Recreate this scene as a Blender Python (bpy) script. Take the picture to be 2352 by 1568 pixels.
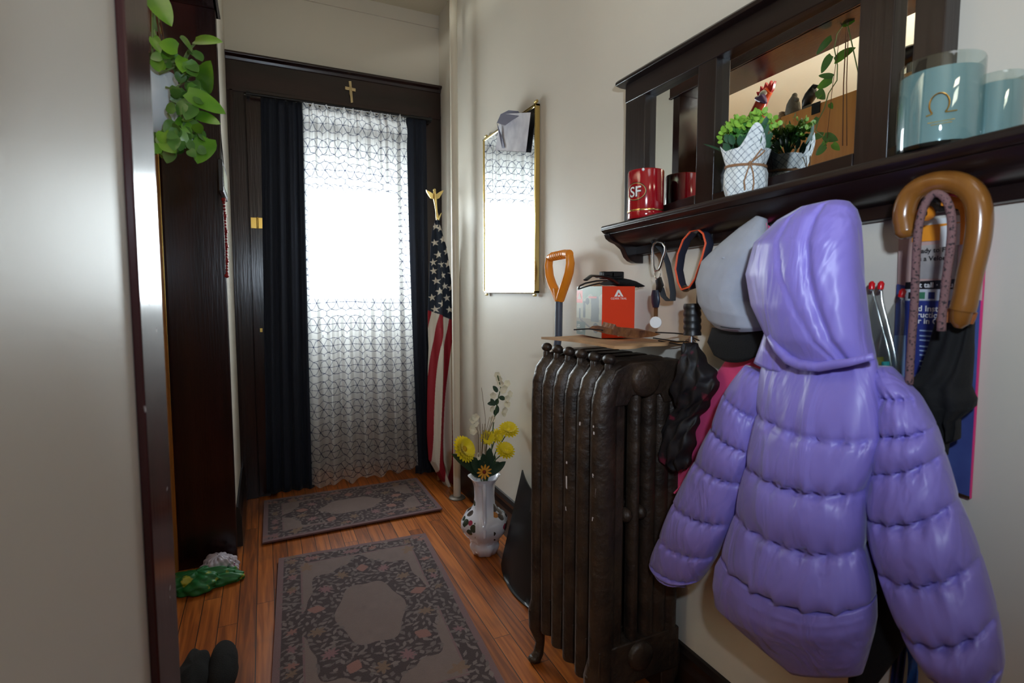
import bpy, bmesh, math, random
import numpy as np
from mathutils import Vector, Matrix
random.seed(7); rng = np.random.RandomState(7)
for o in list(bpy.data.objects): bpy.data.objects.remove(o)
SC = bpy.context.scene; COL = SC.collection; PI = math.pi
def srgb(r, g, b, a=1.0):
    f = lambda c: (c/255/12.92) if c/255 <= .04045 else ((c/255+.055)/1.055)**2.4
    return (f(r), f(g), f(b), a)
# ------------------------------------------------------------------ camera
FPX = 1217.0; YAW = math.radians(25.05); PIT = math.radians(4.3); CU, CV = 1176.0, 760.0
CAM = Vector((0, 0, 1.12))
FW = Vector((math.sin(YAW)*math.cos(PIT), math.cos(YAW)*math.cos(PIT), -math.sin(PIT)))
RT = Vector((math.cos(YAW), -math.sin(YAW), 0)); UP = RT.cross(FW)
cd = bpy.data.cameras.new('camera'); cam = bpy.data.objects.new('camera', cd); COL.objects.link(cam)
cd.sensor_width = 36; cd.lens = 36*FPX/2352; cd.shift_y = -24/2352; cd.clip_start = .02
cam.matrix_world = Matrix(((RT.x, UP.x, -FW.x, CAM.x), (RT.y, UP.y, -FW.y, CAM.y), (RT.z, UP.z, -FW.z, CAM.z), (0, 0, 0, 1)))
cd.dof.use_dof = True; cd.dof.focus_distance = 1.9; cd.dof.aperture_fstop = 5.0
SC.camera = cam
# ------------------------------------------------------------------ light
vs = SC.view_settings; vs.view_transform = 'Standard'; vs.look = 'None'; vs.gamma = 1; vs.use_curve_mapping = False
vs.exposure = 0.45
SC.cycles.use_denoising = True; SC.cycles.max_bounces = 10; SC.cycles.transparent_max_bounces = 24
SC.cycles.sample_clamp_indirect = 6; SC.cycles.caustics_refractive = False; SC.cycles.caustics_reflective = False
w = bpy.data.worlds.new('overcast_sky'); SC.world = w; w.use_nodes = True
w.node_tree.nodes['Background'].inputs[0].default_value = (.87, .94, 1, 1)
w.node_tree.nodes['Background'].inputs[1].default_value = 34.0
def area(name, loc, target, sx, sy, power, col, spread=180):
    l = bpy.data.lights.new(name, 'AREA'); l.shape = 'RECTANGLE'; l.size = sx; l.size_y = sy; l.energy = power; l.color = col
    l.spread = math.radians(spread)
    o = bpy.data.objects.new(name, l); COL.objects.link(o); o.location = loc
    o.rotation_euler = (Vector(target)-Vector(loc)).to_track_quat('-Z', 'Y').to_euler(); return o
area('flash_light', (.10, -.06, 1.31), (.80, 1.05, 1.50), .05, .04, 3.6, (.70, .84, 1.0), 122)
area('hall_up_fill', (.45, -.7, 1.9), (.45, .4, 3.2), .3, .3, 3.2, (1.0, .90, .70))  # unseen fill added to warm the upper walls and ceiling, no fixture there
area('hall_bounce_fill', (.35, -.6, 2.6), (.35, -.2, 0), .5, .5, 1.6, (.85, .92, 1.0))  # added fill standing in for flash bounced overhead, not a lamp of the hall
area('side_room_light', (-1.7, 1.0, 1.7), (-1.7, 1.2, 3), .4, .4, 65, (.97, 1.0, .92))
pl = bpy.data.lights.new('sky_portal', 'AREA'); pl.shape = 'RECTANGLE'; pl.size = .68; pl.size_y = .8; pl.cycles.is_portal = True
po = bpy.data.objects.new('sky_portal', pl); COL.objects.link(po); po.location = (.38, 3.70, 1.43); po.rotation_euler = (-PI/2, 0, 0)
# ------------------------------------------------------------------ helpers
def ray(u, v): return FW + RT*((u-CU)/FPX) - UP*((v-CV)/FPX)
def ax(u, v, x): d = ray(u, v); return CAM + d*(x/d.x)
def ay(u, v, y): d = ray(u, v); return CAM + d*(y/d.y)
def az(u, v, z=0.0): d = ray(u, v); return CAM + d*((z-CAM.z)/d.z)
MX = .962                                                          # surface of the hall mirror
MA = math.radians(1.6)                                              # the panes sit a little askew in their frame
def refl(u, v, x):
    d = ray(u, v); p = CAM + d*(MX/d.x); n = Vector((-math.cos(MA), math.sin(MA), 0)); e = d - n*(2*d.dot(n)); return p + e*((x-p.x)/e.x)   # a thing at depth x seen in that mirror
ORG = {}
def P3(p): return tuple(float(c) for c in p)
class MB:
    def __init__(s): s.v = []; s.f = []; s.c = None
    def add(s, vs_, fs): n = len(s.v); s.v += [P3(p) for p in vs_]; s.f += [tuple(i+n for i in f) for f in fs]; return s
    def box(s, a, b):
        x0, y0, z0 = [min(a[i], b[i]) for i in range(3)]; x1, y1, z1 = [max(a[i], b[i]) for i in range(3)]
        return s.add([(x0,y0,z0),(x1,y0,z0),(x1,y1,z0),(x0,y1,z0),(x0,y0,z1),(x1,y0,z1),(x1,y1,z1),(x0,y1,z1)],
                     [(0,3,2,1),(4,5,6,7),(0,1,5,4),(1,2,6,5),(2,3,7,6),(3,0,4,7)])
    def prism(s, poly, ext):
        n = len(poly); e = Vector(ext); a = [Vector(p) for p in poly]
        nrm = Vector((0,0,0))
        for i in range(n): nrm += a[i].cross(a[(i+1) % n])
        if nrm.dot(e) > 0: a.reverse()
        return s.add(a+[p+e for p in a], [tuple(range(n)), tuple(reversed(range(n, 2*n)))]+[(i, i+n, (i+1) % n+n, (i+1) % n) for i in range(n)])
    def tube(s, path, r, seg=10, closed=False, flat=None, caps=True):
        P = [Vector(p) for p in path]; n = len(P)
        R = r if hasattr(r, '__len__') else [r]*n
        T = []
        for i in range(n):
            a = P[(i-1) % n] if (closed or i > 0) else P[i]; b = P[(i+1) % n] if (closed or i < n-1) else P[i]
            t = b-a; T.append(t.normalized() if t.length > 1e-9 else Vector((0, 0, 1)))
        up = flat.normalized() if flat is not None else (Vector((0, 0, 1)) if abs(T[0].z) < .9 else Vector((1, 0, 0)))
        vs_ = []
        for i in range(n):
            up = (up - T[i]*up.dot(T[i]));
            up = up.normalized() if up.length > 1e-6 else Vector((1, 0, 0)); sd = T[i].cross(up)
            ra, rb = (R[i] if hasattr(R[i], '__len__') else (R[i], R[i]))
            for k in range(seg):
                an = 2*PI*k/seg; vs_.append(P[i]+up*(math.cos(an)*ra)+sd*(math.sin(an)*rb))
        fs = []
        for i in range(n if closed else n-1):
            for k in range(seg):
                j = (i+1) % n; fs.append((i*seg+k, i*seg+(k+1) % seg, j*seg+(k+1) % seg, j*seg+k))
        if not closed and caps: fs += [tuple(reversed(range(seg))), tuple(range((n-1)*seg, n*seg))]
        return s.add(vs_, fs)
    def lathe(s, prof, c, seg=32, sx=1, sy=1, wob=None):
        vs_ = []; n = len(prof)
        for r, z in prof:
            for k in range(seg):
                a = 2*PI*k/seg; q = 1+(wob(a, z) if wob else 0)
                vs_.append((c[0]+r*q*math.cos(a)*sx, c[1]+r*q*math.sin(a)*sy, c[2]+z))
        fs = [(i*seg+k, i*seg+(k+1) % seg, (i+1)*seg+(k+1) % seg, (i+1)*seg+k) for i in range(n-1) for k in range(seg)]
        if prof[0][0] > 1e-5: fs.append(tuple(reversed(range(seg))))
        if prof[-1][0] > 1e-5: fs.append(tuple(range((n-1)*seg, n*seg)))
        return s.add(vs_, fs)
    def ball(s, c, r, seg=16, rings=10, rot=None):
        rx, ry, rz = r if hasattr(r, '__len__') else (r, r, r); vs_ = []
        for i in range(rings+1):
            th = PI*i/rings
            for k in range(seg):
                a = 2*PI*k/seg; p = Vector((rx*math.sin(th)*math.cos(a), ry*math.sin(th)*math.sin(a), -rz*math.cos(th)))
                if rot: p = rot @ p
                vs_.append(Vector(c)+p)
        return s.add(vs_, [(i*seg+k, i*seg+(k+1) % seg, (i+1)*seg+(k+1) % seg, (i+1)*seg+k) for i in range(rings) for k in range(seg)])
    def grid(s, A, wrap=False):
        A = np.asarray(A, float); n, m = A.shape[:2]; k0 = len(s.v); s.v += [tuple(p) for p in A.reshape(-1, 3).tolist()]
        mm = m if wrap else m-1
        s.f += [(k0+i*m+j, k0+i*m+(j+1) % m, k0+(i+1)*m+(j+1) % m, k0+(i+1)*m+j) for i in range(n-1) for j in range(mm)]
        return s
    def sheet(s, A, th):                                           # a grid with thickness
        A = np.asarray(A, float); n, m = A.shape[:2]
        gu = np.gradient(A, axis=0); gv = np.gradient(A, axis=1); N = np.cross(gu, gv); N /= (np.linalg.norm(N, axis=2, keepdims=True)+1e-12)
        k0 = len(s.v); s.grid(A); k1 = len(s.v); s.v += [tuple(p) for p in (A-N*th).reshape(-1, 3).tolist()]
        s.f += [(k1+i*m+j, k1+(i+1)*m+j, k1+(i+1)*m+j+1, k1+i*m+j+1) for i in range(n-1) for j in range(m-1)]
        ring = [(0, j) for j in range(m)]+[(i, m-1) for i in range(1, n)]+[(n-1, j) for j in range(m-2, -1, -1)]+[(i, 0) for i in range(n-2, 0, -1)]
        for a, b in zip(ring, ring[1:]+ring[:1]):
            ia = a[0]*m+a[1]; ib = b[0]*m+b[1]; s.f.append((k0+ia, k1+ia, k1+ib, k0+ib))
        return s
    def build(s, name, mat, parent=None, smooth=40, bevel=0, col=None, sub=0):
        me = bpy.data.meshes.new(name); off = ORG.get(parent, Vector((0, 0, 0)))
        V = np.array(s.v, float)-np.array(off)
        me.from_pydata(V.tolist(), [], s.f)
        if smooth:
            me.shade_smooth()
            if smooth < 180: me.set_sharp_from_angle(angle=math.radians(smooth))
        if col is not None:
            a = me.color_attributes.new('Col', 'FLOAT_COLOR', 'POINT'); C4 = np.ones((len(s.v), 4)); C4[:, :3] = col; a.data.foreach_set('color', C4.ravel())
        o = bpy.data.objects.new(name, me); COL.objects.link(o); me.materials.append(mat)
        if parent is not None: o.parent = parent
        ORG[o] = off
        if bevel:
            b = o.modifiers.new('Bevel', 'BEVEL'); b.width = bevel; b.segments = 2; b.limit_method = 'ANGLE'; b.angle_limit = math.radians(35)
        if sub: m = o.modifiers.new('Subdivision', 'SUBSURF'); m.levels = sub; m.render_levels = sub
        return o
def thing(name, label, cat, loc, group=None):
    o = bpy.data.objects.new(name, None); COL.objects.link(o); o.location = loc; o.empty_display_size = .05
    ORG[o] = Vector(loc); return tag(o, label, cat, group)
def tag(o, label, cat, group=None):
    o['label'] = label; o['category'] = cat
    if group: o['group'] = group
    return o
def struct(o): o['kind'] = 'structure'; return o
def dup(o, loc, label=None):
    def cp(s, par):
        c = s.copy(); COL.objects.link(c); c.parent = par
        for ch in s.children: cp(ch, c)
        return c
    c = cp(o, None); c.location = loc
    if label: c['label'] = label
    return c
def textmesh(txt, size, origin, ex, ey, off=.0006, fn=None, align='LEFT', bold=0.0, th=.0004):
    cu = bpy.data.curves.new('t', 'FONT'); cu.body = txt; cu.size = size; cu.extrude = 0; cu.align_x = align; cu.offset = bold*size
    o = bpy.data.objects.new('t', cu); COL.objects.link(o); bpy.context.view_layer.update()
    me = bpy.data.meshes.new_from_object(o.evaluated_get(bpy.context.evaluated_depsgraph_get()))
    ex = Vector(ex).normalized(); ey = Vector(ey).normalized(); n = ex.cross(ey)
    m = MB()
    if fn: vs_ = [fn(v.co.x, v.co.y) for v in me.vertices]
    else: vs_ = [Vector(origin)+ex*v.co.x+ey*v.co.y+n*off for v in me.vertices]
    m.add(vs_, [tuple(p.vertices) for p in me.polygons])
    bpy.data.objects.remove(o); bpy.data.curves.remove(cu); bpy.data.meshes.remove(me); return m
# ------------------------------------------------------------------ materials
def nodes(m): return m.node_tree.nodes, m.node_tree.links
def mat(name, col, rough=.5, metal=0, bump=0, bscale=60, var=0, vscale=8, stretch=(1, 1, 1), sheen=0, coat=0, attr=False, spec=.5, col2=None, thr=None, trans=0, emit=0, alpha=1):
    m = bpy.data.materials.new(name); m.use_nodes = True; N, L = nodes(m); b = N['Principled BSDF']
    b.inputs['Base Color'].default_value = col; b.inputs['Roughness'].default_value = rough; b.inputs['Metallic'].default_value = metal
    b.inputs['Specular IOR Level'].default_value = spec
    if sheen: b.inputs['Sheen Weight'].default_value = sheen; b.inputs['Sheen Roughness'].default_value = .4
    if coat: b.inputs['Coat Weight'].default_value = coat; b.inputs['Coat Roughness'].default_value = .12
    if trans: b.inputs['Transmission Weight'].default_value = trans
    if emit: b.inputs['Emission Color'].default_value = col; b.inputs['Emission Strength'].default_value = emit
    if alpha < 1: b.inputs['Alpha'].default_value = alpha
    tc = N.new('ShaderNodeTexCoord'); mp = N.new('ShaderNodeMapping'); mp.inputs['Scale'].default_value = stretch; L.new(tc.outputs['Object'], mp.inputs['Vector'])
    src = None
    if attr: at = N.new('ShaderNodeAttribute'); at.attribute_name = 'Col'; src = at.outputs['Color']; L.new(src, b.inputs['Base Color'])
    if var or col2:
        nz = N.new('ShaderNodeTexNoise'); nz.inputs['Scale'].default_value = vscale; nz.inputs['Detail'].default_value = 5; L.new(mp.outputs[0], nz.inputs['Vector'])
        mx = N.new('ShaderNodeMix'); mx.data_type = 'RGBA'
        rp = N.new('ShaderNodeMapRange'); lo, hi = thr or (.3, .7); rp.inputs[1].default_value = lo; rp.inputs[2].default_value = hi
        L.new(nz.outputs[0], rp.inputs[0]); L.new(rp.outputs[0], mx.inputs[0])
        mx.inputs[6].default_value = col; mx.inputs[7].default_value = col2 if col2 else tuple(c*(1-var) for c in col[:3])+(1,)
        if src:
            mx.blend_type = 'MULTIPLY'; L.new(src, mx.inputs[6]); mx.inputs[7].default_value = (1-var,)*3+(1,)
        L.new(mx.outputs[2], b.inputs['Base Color'])
    if bump:
        n2 = N.new('ShaderNodeTexNoise'); n2.inputs['Scale'].default_value = bscale; n2.inputs['Detail'].default_value = 4; L.new(mp.outputs[0], n2.inputs['Vector'])
        bp = N.new('ShaderNodeBump'); bp.inputs['Strength'].default_value = bump; bp.inputs['Distance'].default_value = .01
        L.new(n2.outputs[0], bp.inputs['Height']); L.new(bp.outputs[0], b.inputs['Normal'])
    return m
def wood(name, c1, c2, rough=.3, axis=2, scale=9, bump=.05, coat=0, flecks=None):
    st = [14, 14, 14]; st[axis] = .9
    m = mat(name, c1, rough, col2=c2, vscale=scale/6, stretch=tuple(st), bump=bump, bscale=scale, coat=coat, thr=(.35, .68))
    if flecks:                                                      # worn spots of old white paint
        N, L = nodes(m); b = N['Principled BSDF']; old = b.inputs['Base Color'].links[0].from_socket
        tc = N.new('ShaderNodeTexCoord'); nz = N.new('ShaderNodeTexNoise'); nz.inputs['Scale'].default_value = flecks; nz.inputs['Detail'].default_value = 2
        L.new(tc.outputs['Object'], nz.inputs['Vector']); r = N.new('ShaderNodeMapRange'); r.inputs[1].default_value = .70; r.inputs[2].default_value = .73; L.new(nz.outputs[0], r.inputs[0])
        mx = N.new('ShaderNodeMix'); mx.data_type = 'RGBA'; L.new(r.outputs[0], mx.inputs[0]); L.new(old, mx.inputs[6]); mx.inputs[7].default_value = srgb(205, 200, 200); L.new(mx.outputs[2], b.inputs['Base Color'])
    return m
m_wall = mat('painted_wall', srgb(216, 209, 196), .46, bump=.03, bscale=120, var=.04, vscale=2, spec=.3)
m_ceil = mat('painted_ceiling', srgb(214, 205, 184), .8, bump=.1, bscale=60)
m_pipe = mat('painted_pipe', srgb(216, 207, 190), .35, bump=.05, bscale=30)
m_dark = wood('dark_mahogany', srgb(42, 18, 17), srgb(24, 12, 12), .22, 2)
m_darkx = wood('dark_mahogany_across', srgb(46, 22, 19), srgb(28, 14, 12), .26, 0)
m_darky = wood('dark_mahogany_along', srgb(50, 23, 20), srgb(30, 15, 14), .25, 1)
m_near = wood('worn_mahogany', srgb(72, 34, 38), srgb(48, 22, 26), .2, 2, flecks=26)
m_shelf = wood('espresso_wood', srgb(30, 16, 15), srgb(17, 10, 10), .32, 1)
m_shelfv = wood('espresso_wood_upright', srgb(32, 18, 17), srgb(19, 11, 11), .32, 2)
m_base = wood('baseboard_wood', srgb(30, 21, 18), srgb(18, 13, 12), .3, 1)
m_pine = wood('pine_wood', srgb(196, 132, 62), srgb(170, 104, 44), .4, 2)
m_brass = mat('brass', srgb(214, 178, 96), .25, 1)
m_gold = mat('polished_gold', srgb(226, 200, 130), .2, 1)
m_steel = mat('steel', srgb(190, 192, 198), .25, 1)
m_black = mat('black_plastic', srgb(22, 22, 24), .4)
m_blackcloth = mat('black_cloth', srgb(11, 11, 13), .9, bump=.2, bscale=400)
m_mirror = mat('mirror_glass', (.86, .88, .87, 1), .0, 1)
m_white = mat('white_plastic', srgb(232, 232, 232), .35)
m_darkgrey = mat('blackened_metal', srgb(34, 33, 34), .4, .6)
def floor_mat():
    m = bpy.data.materials.new('oak_strip_floor'); m.use_nodes = True; N, L = nodes(m); b = N['Principled BSDF']
    tc = N.new('ShaderNodeTexCoord'); sp = N.new('ShaderNodeSeparateXYZ'); L.new(tc.outputs['Object'], sp.inputs[0])
    def M(op, a, c=None, clamp=False):
        n = N.new('ShaderNodeMath'); n.operation = op; n.use_clamp = clamp
        for i, q in enumerate((a, c)):
            if q is None: continue
            if isinstance(q, (int, float)): n.inputs[i].default_value = q
            else: L.new(q, n.inputs[i])
        return n.outputs[0]
    W = .058
    sx = M('DIVIDE', sp.outputs[0], W); ix = M('FLOOR', sx); fx = M('FRACT', sx)
    wn = N.new('ShaderNodeTexWhiteNoise'); wn.noise_dimensions = '1D'; L.new(ix, wn.inputs['W'])
    yy = M('ADD', M('DIVIDE', sp.outputs[1], 1.1), M('MULTIPLY', wn.outputs[0], 7)); iy = M('FLOOR', yy); fy = M('FRACT', yy)
    w2 = N.new('ShaderNodeTexWhiteNoise'); w2.noise_dimensions = '2D'; cb = N.new('ShaderNodeCombineXYZ'); L.new(ix, cb.inputs[0]); L.new(iy, cb.inputs[1]); L.new(cb.outputs[0], w2.inputs['Vector'])
    cb2 = N.new('ShaderNodeCombineXYZ'); L.new(M('ADD', M('MULTIPLY', sp.outputs[0], 42), M('MULTIPLY', w2.outputs[0], 50)), cb2.inputs[0]); L.new(M('MULTIPLY', sp.outputs[1], 2.2), cb2.inputs[1])
    nz = N.new('ShaderNodeTexNoise'); nz.inputs['Scale'].default_value = 1.6; nz.inputs['Detail'].default_value = 6; nz.inputs['Distortion'].default_value = .6; L.new(cb2.outputs[0], nz.inputs['Vector'])
    rp = N.new('ShaderNodeValToRGB'); e = rp.color_ramp.elements; e[0].position = .3; e[0].color = srgb(118, 60, 22); e[1].position = .68; e[1].color = srgb(186, 106, 42)
    k = rp.color_ramp.elements.new(.5); k.color = srgb(158, 84, 30)
    L.new(M('ADD', nz.outputs[0], M('MULTIPLY', M('SUBTRACT', w2.outputs[0], .5), .22)), rp.inputs[0])
    ga = M('LESS_THAN', M('MINIMUM', fx, M('SUBTRACT', 1, fx)), .022); gb = M('LESS_THAN', fy, .0018)
    gap = M('MAXIMUM', ga, gb)
    mx = N.new('ShaderNodeMix'); mx.data_type = 'RGBA'; L.new(gap, mx.inputs[0]); L.new(rp.outputs[0], mx.inputs[6]); mx.inputs[7].default_value = srgb(38, 18, 10)
    wr = N.new('ShaderNodeTexNoise'); wr.inputs['Scale'].default_value = 2.6; wr.inputs['Detail'].default_value = 5; L.new(tc.outputs['Object'], wr.inputs['Vector'])
    r2 = N.new('ShaderNodeMapRange'); r2.inputs[1].default_value = .56; r2.inputs[2].default_value = .7; r2.inputs[4].default_value = .55; L.new(wr.outputs[0], r2.inputs[0])
    mw = N.new('ShaderNodeMix'); mw.data_type = 'RGBA'; L.new(r2.outputs[0], mw.inputs[0]); L.new(mx.outputs[2], mw.inputs[6]); mw.inputs[7].default_value = srgb(84, 62, 46)
    L.new(mw.outputs[2], b.inputs['Base Color']); b.inputs['Roughness'].default_value = .33
    bp = N.new('ShaderNodeBump'); bp.inputs['Strength'].default_value = .35; bp.inputs['Distance'].default_value = .002; L.new(M('SUBTRACT', M('MULTIPLY', nz.outputs[0], .3), gap), bp.inputs['Height']); L.new(bp.outputs[0], b.inputs['Normal'])
    return m
m_floor = floor_mat()
def glassy(name, col, amt=.85, rough=.05):
    m = bpy.data.materials.new(name); m.use_nodes = True; N, L = nodes(m); N.remove(N['Principled BSDF'])
    out = N['Material Output']; t = N.new('ShaderNodeBsdfTransparent'); t.inputs[0].default_value = col
    g = N.new('ShaderNodeBsdfGlossy'); g.inputs['Roughness'].default_value = rough; fr = N.new('ShaderNodeLayerWeight'); fr.inputs[0].default_value = .5; pw = N.new('ShaderNodeMath'); pw.operation = 'POWER'; pw.inputs[1].default_value = 4.5; L.new(fr.outputs['Facing'], pw.inputs[0])
    r = N.new('ShaderNodeMapRange'); r.inputs[3].default_value = max(.04, 1-amt); r.inputs[4].default_value = .9; L.new(pw.outputs[0], r.inputs[0])
    mx = N.new('ShaderNodeMixShader'); L.new(r.outputs[0], mx.inputs[0]); L.new(t.outputs[0], mx.inputs[1]); L.new(g.outputs[0], mx.inputs[2]); L.new(mx.outputs[0], out.inputs[0]); return m
m_glass = glassy('window_glass', (.95, .97, .96, 1), 1.0, .0)
m_clear = glassy('clear_plastic', (.93, .95, .94, 1), .82, .15)
# ------------------------------------------------------------------ the setting
RX = .99; LX = -.140; FY = 3.15; CZ = 2.745; OY0, OY1 = .855, 2.42; TH = .225; OZ = 2.205; BY = -1.3
B = lambda a, b: MB().box(a, b)
struct(B((-3.2, BY-.1, -.05), (1.1, 4.2, 0)).build('floor', m_floor, smooth=0))
struct(B((-3.2, BY-.1, CZ), (1.1, 4.2, CZ+.05)).build('ceiling', m_ceil, smooth=0))
struct(B((RX, BY, 0), (RX+.1, FY+.12, CZ)).build('wall_right', m_wall, smooth=0))
m = MB(); m.box((LX-TH, BY, 0), (LX, OY0-.02, CZ)); m.box((LX-TH, OY0-.02, OZ+.02), (LX, OY1+.02, CZ)); m.box((LX-TH, OY1+.02, 0), (LX, FY+.12, CZ))
struct(m.build('wall_left', m_wall, smooth=0))
DX0, DX1, DZ = -.02, .90, 2.13                                       # door opening in the far wall
m = MB(); m.box((LX, FY, 0), (DX0, FY+.12, CZ)); m.box((DX1, FY, 0), (RX, FY+.12, CZ)); m.box((DX0, FY, DZ), (DX1, FY+.12, CZ))
struct(m.build('wall_far', m_wall, smooth=0))
struct(B((-3.2, BY-.1, 0), (1.1, BY, CZ)).build('wall_near', m_wall, smooth=0))
m = MB(); m.box((-3.2, BY, 0), (-3.1, 4.2, CZ)); m.box((-3.1, 4.1, 0), (LX-TH-.3, 4.2, CZ))
m.box((LX-TH-.1, FY+.12, 0), (LX-TH, 4.2, CZ))
struct(m.build('wall_side_room', m_wall, smooth=0))
# vestibule behind the curtain with the outer door and its window
WY = 3.44; p0 = ay(690, 425, WY); p1 = ay(922, 690, WY); wx0, wx1, wz0, wz1 = .06, p1.x, p1.z, p0.z
m_vest = mat('vestibule_wall', srgb(124, 102, 94), .7, bump=.1, bscale=80)
m = MB(); m.box((LX-TH, FY+.12, 0), (DX0-.1, WY+.2, CZ)); m.box((DX1+.02, FY+.12, 0), (1.1, WY+.2, CZ))
m.box((DX0-.1, WY, DZ), (DX1+.02, WY+.2, CZ)); struct(m.build('wall_vestibule', m_vest, smooth=0))
m = MB(); m.box((DX0-.1, WY, 0), (wx0, WY+.05, DZ)); m.box((wx1, WY, 0), (DX1+.02, WY+.05, DZ)); m.box((wx0, WY, 0), (wx1, WY+.05, wz0)); m.box((wx0, WY, wz1), (wx1, WY+.05, DZ))
d1 = struct(m.build('door_1', m_vest, smooth=0))
m = MB()
for a, b in (((wx0, wz0), (wx1, wz0+.015)), ((wx0, wz1-.015), (wx1, wz1)), ((wx0, wz0), (wx0+.015, wz1)), ((wx1-.015, wz0), (wx1, wz1))): m.box((a[0], WY-.01, a[1]), (b[0], WY+.06, b[1]))
wf = struct(m.build('window_1', m_vest, smooth=0)); B((wx0+.01, WY+.02, wz0+.01), (wx1-.01, WY+.026, wz1-.01)).build('pane', m_glass, wf, smooth=0)
po.location = ((wx0+wx1)/2, WY+.12, (wz0+wz1)/2); pl.size = wx1-wx0+.1; pl.size_y = wz1-wz0+.1
# inner door frame
HZ0, HZ1 = 2.145, 2.325
m = MB(); m.box((LX, FY-.03, HZ0), (RX, FY, HZ1-.03)); m.prism([(LX, FY, HZ1-.035), (LX, FY-.035, HZ1-.035), (LX, FY-.04, HZ1-.02), (LX, FY-.06, HZ1-.012), (LX, FY-.06, HZ1), (LX, FY, HZ1)], (RX-LX, 0, 0))
m.box((LX, FY-.034, HZ0-.008), (RX, FY, HZ0+.012)); t1 = struct(m.build('trim_1', m_darkx, smooth=0, bevel=.002))
cx = ay(580, 700, FY-.03).x
m = MB(); m.box((LX, FY-.03, 0), (cx-.004, FY, HZ0)); m.box((LX+.012, FY-.034, 0), (LX+.03, FY, HZ0)); struct(m.build('trim_2', m_dark, smooth=0, bevel=.002))
m = MB(); m.box((DX1-.02, FY-.03, 0), (RX, FY, HZ0)); struct(m.build('trim_3', m_dark, smooth=0, bevel=.002))
m = MB(); m.box((DX0-.04, FY-.01, 0), (DX0+.02, FY+.12, DZ)); m.box((DX1-.01, FY, 0), (DX1+.02, FY+.12, DZ)); m.box((DX0, FY, DZ-.02), (DX1, FY+.12, DZ)); struct(m.build('trim_4', m_dark, smooth=0))
# inner door folded open against the left jamb
m = MB(); m.box((cx, FY-.036, .012), (cx+.09, FY+.05, DZ-.01)); d2 = struct(m.build('door_2', m_dark, smooth=0, bevel=.003))
m = MB(); q = ay(592, 512, FY-.04)
m.box((q.x-.033, FY-.0375, q.z-.028), (q.x-.003, FY-.03, q.z+.028)); m.box((q.x+.001, FY-.0425, q.z-.028), (q.x+.034, FY-.036, q.z+.028)); m.tube([(q.x-.001, FY-.043, q.z-.03), (q.x-.001, FY-.043, q.z+.03)], .005, 8); m.build('door_hinge', m_brass, d2, bevel=.001)
q = ay(600, 758, FY-.04); B((q.x-.006, FY-.041, q.z-.01), (q.x+.006, FY-.036, q.z+.01)).build('latch_plate', m_brass, d2)
# baseboards
def bb(name, pts, dx, dy):
    m = MB(); prof = [(0, 0), (.022, 0), (.022, .13), (.016, .15), (.016, .165), (.008, .178), (0, .18)]
    (x0, y0), (x1, y1) = pts; m.prism([(x0+dx*a, y0+dy*a, z) for a, z in prof], (x1-x0, y1-y0, 0)); return struct(m.build(name, m_base, smooth=0))
bb('baseboard_right', ((RX, BY), (RX, FY-.03)), -1, 0); bb('baseboard_left', ((LX, OY1+.13), (LX, FY-.03)), 1, 0)
bb('baseboard_near', ((LX, BY), (RX, BY)), 0, 1)
# cased opening on the left: near casing, far casing, lining and head
m = MB(); m.prism([(LX, OY0-.114, 0), (LX+.0095, OY0-.114, 0), (LX+.0145, OY0, 0), (LX, OY0, 0)], (0, 0, 2.32)); struct(m.build('trim_5', m_near, smooth=0, bevel=.002))
m = MB(); m.box((LX, OY1, 0), (LX+.005, OY1+.055, OZ)); m.box((LX-TH-.01, OY1, 0), (LX+.004, OY1+.02, OZ)); struct(m.build('trim_6', m_dark, smooth=0, bevel=.002))
struct(B((LX-TH-.01, OY0-.02, 0), (LX+.008, OY0, OZ)).build('trim_7', m_dark, smooth=0, bevel=.002))
m = MB(); m.box((LX-TH-.01, OY0-.02, OZ), (LX+.008, OY1+.02, OZ+.025)); m.box((LX, OY0-.13, OZ), (LX+.012, OY1+.08, OZ+.13))
m.prism([(LX, OY0-.15, OZ+.13), (LX+.014, OY0-.15, OZ+.13), (LX+.03, OY0-.15, OZ+.145), (LX+.032, OY0-.15, OZ+.16), (LX, OY0-.15, OZ+.16)], (0, OY1-OY0+.24, 0))
m.box((LX, OY0-.13, OZ), (LX+.018, OY1+.08, OZ+.010)); struct(m.build('trim_8', m_darky, smooth=0, bevel=.002))
# faint paper border at the top of the far wall
m = MB(); m.box((LX, FY-.006, CZ-.07), (RX, FY, CZ)); m.box((LX, FY-.01, CZ-.075), (RX, FY, CZ-.068)); struct(m.build('trim_9', m_wall, smooth=0))
# steam riser
pb = az(1050, 1143); m = MB(); m.tube([(pb.x, pb.y, 0), (pb.x, pb.y, CZ)], .0195, 20); rp_ = m.build('steam_pipe', m_pipe); tag(rp_, 'cream painted vertical steam pipe rising floor to ceiling beside the flag', 'pipe')
MB().lathe([(.045, 0), (.045, .004), (.038, .010), (.021, .012)], (pb.x, pb.y, 0)).build('floor_flange', mat('dull_flange', srgb(120, 110, 100), .5, .6), rp_)
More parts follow.
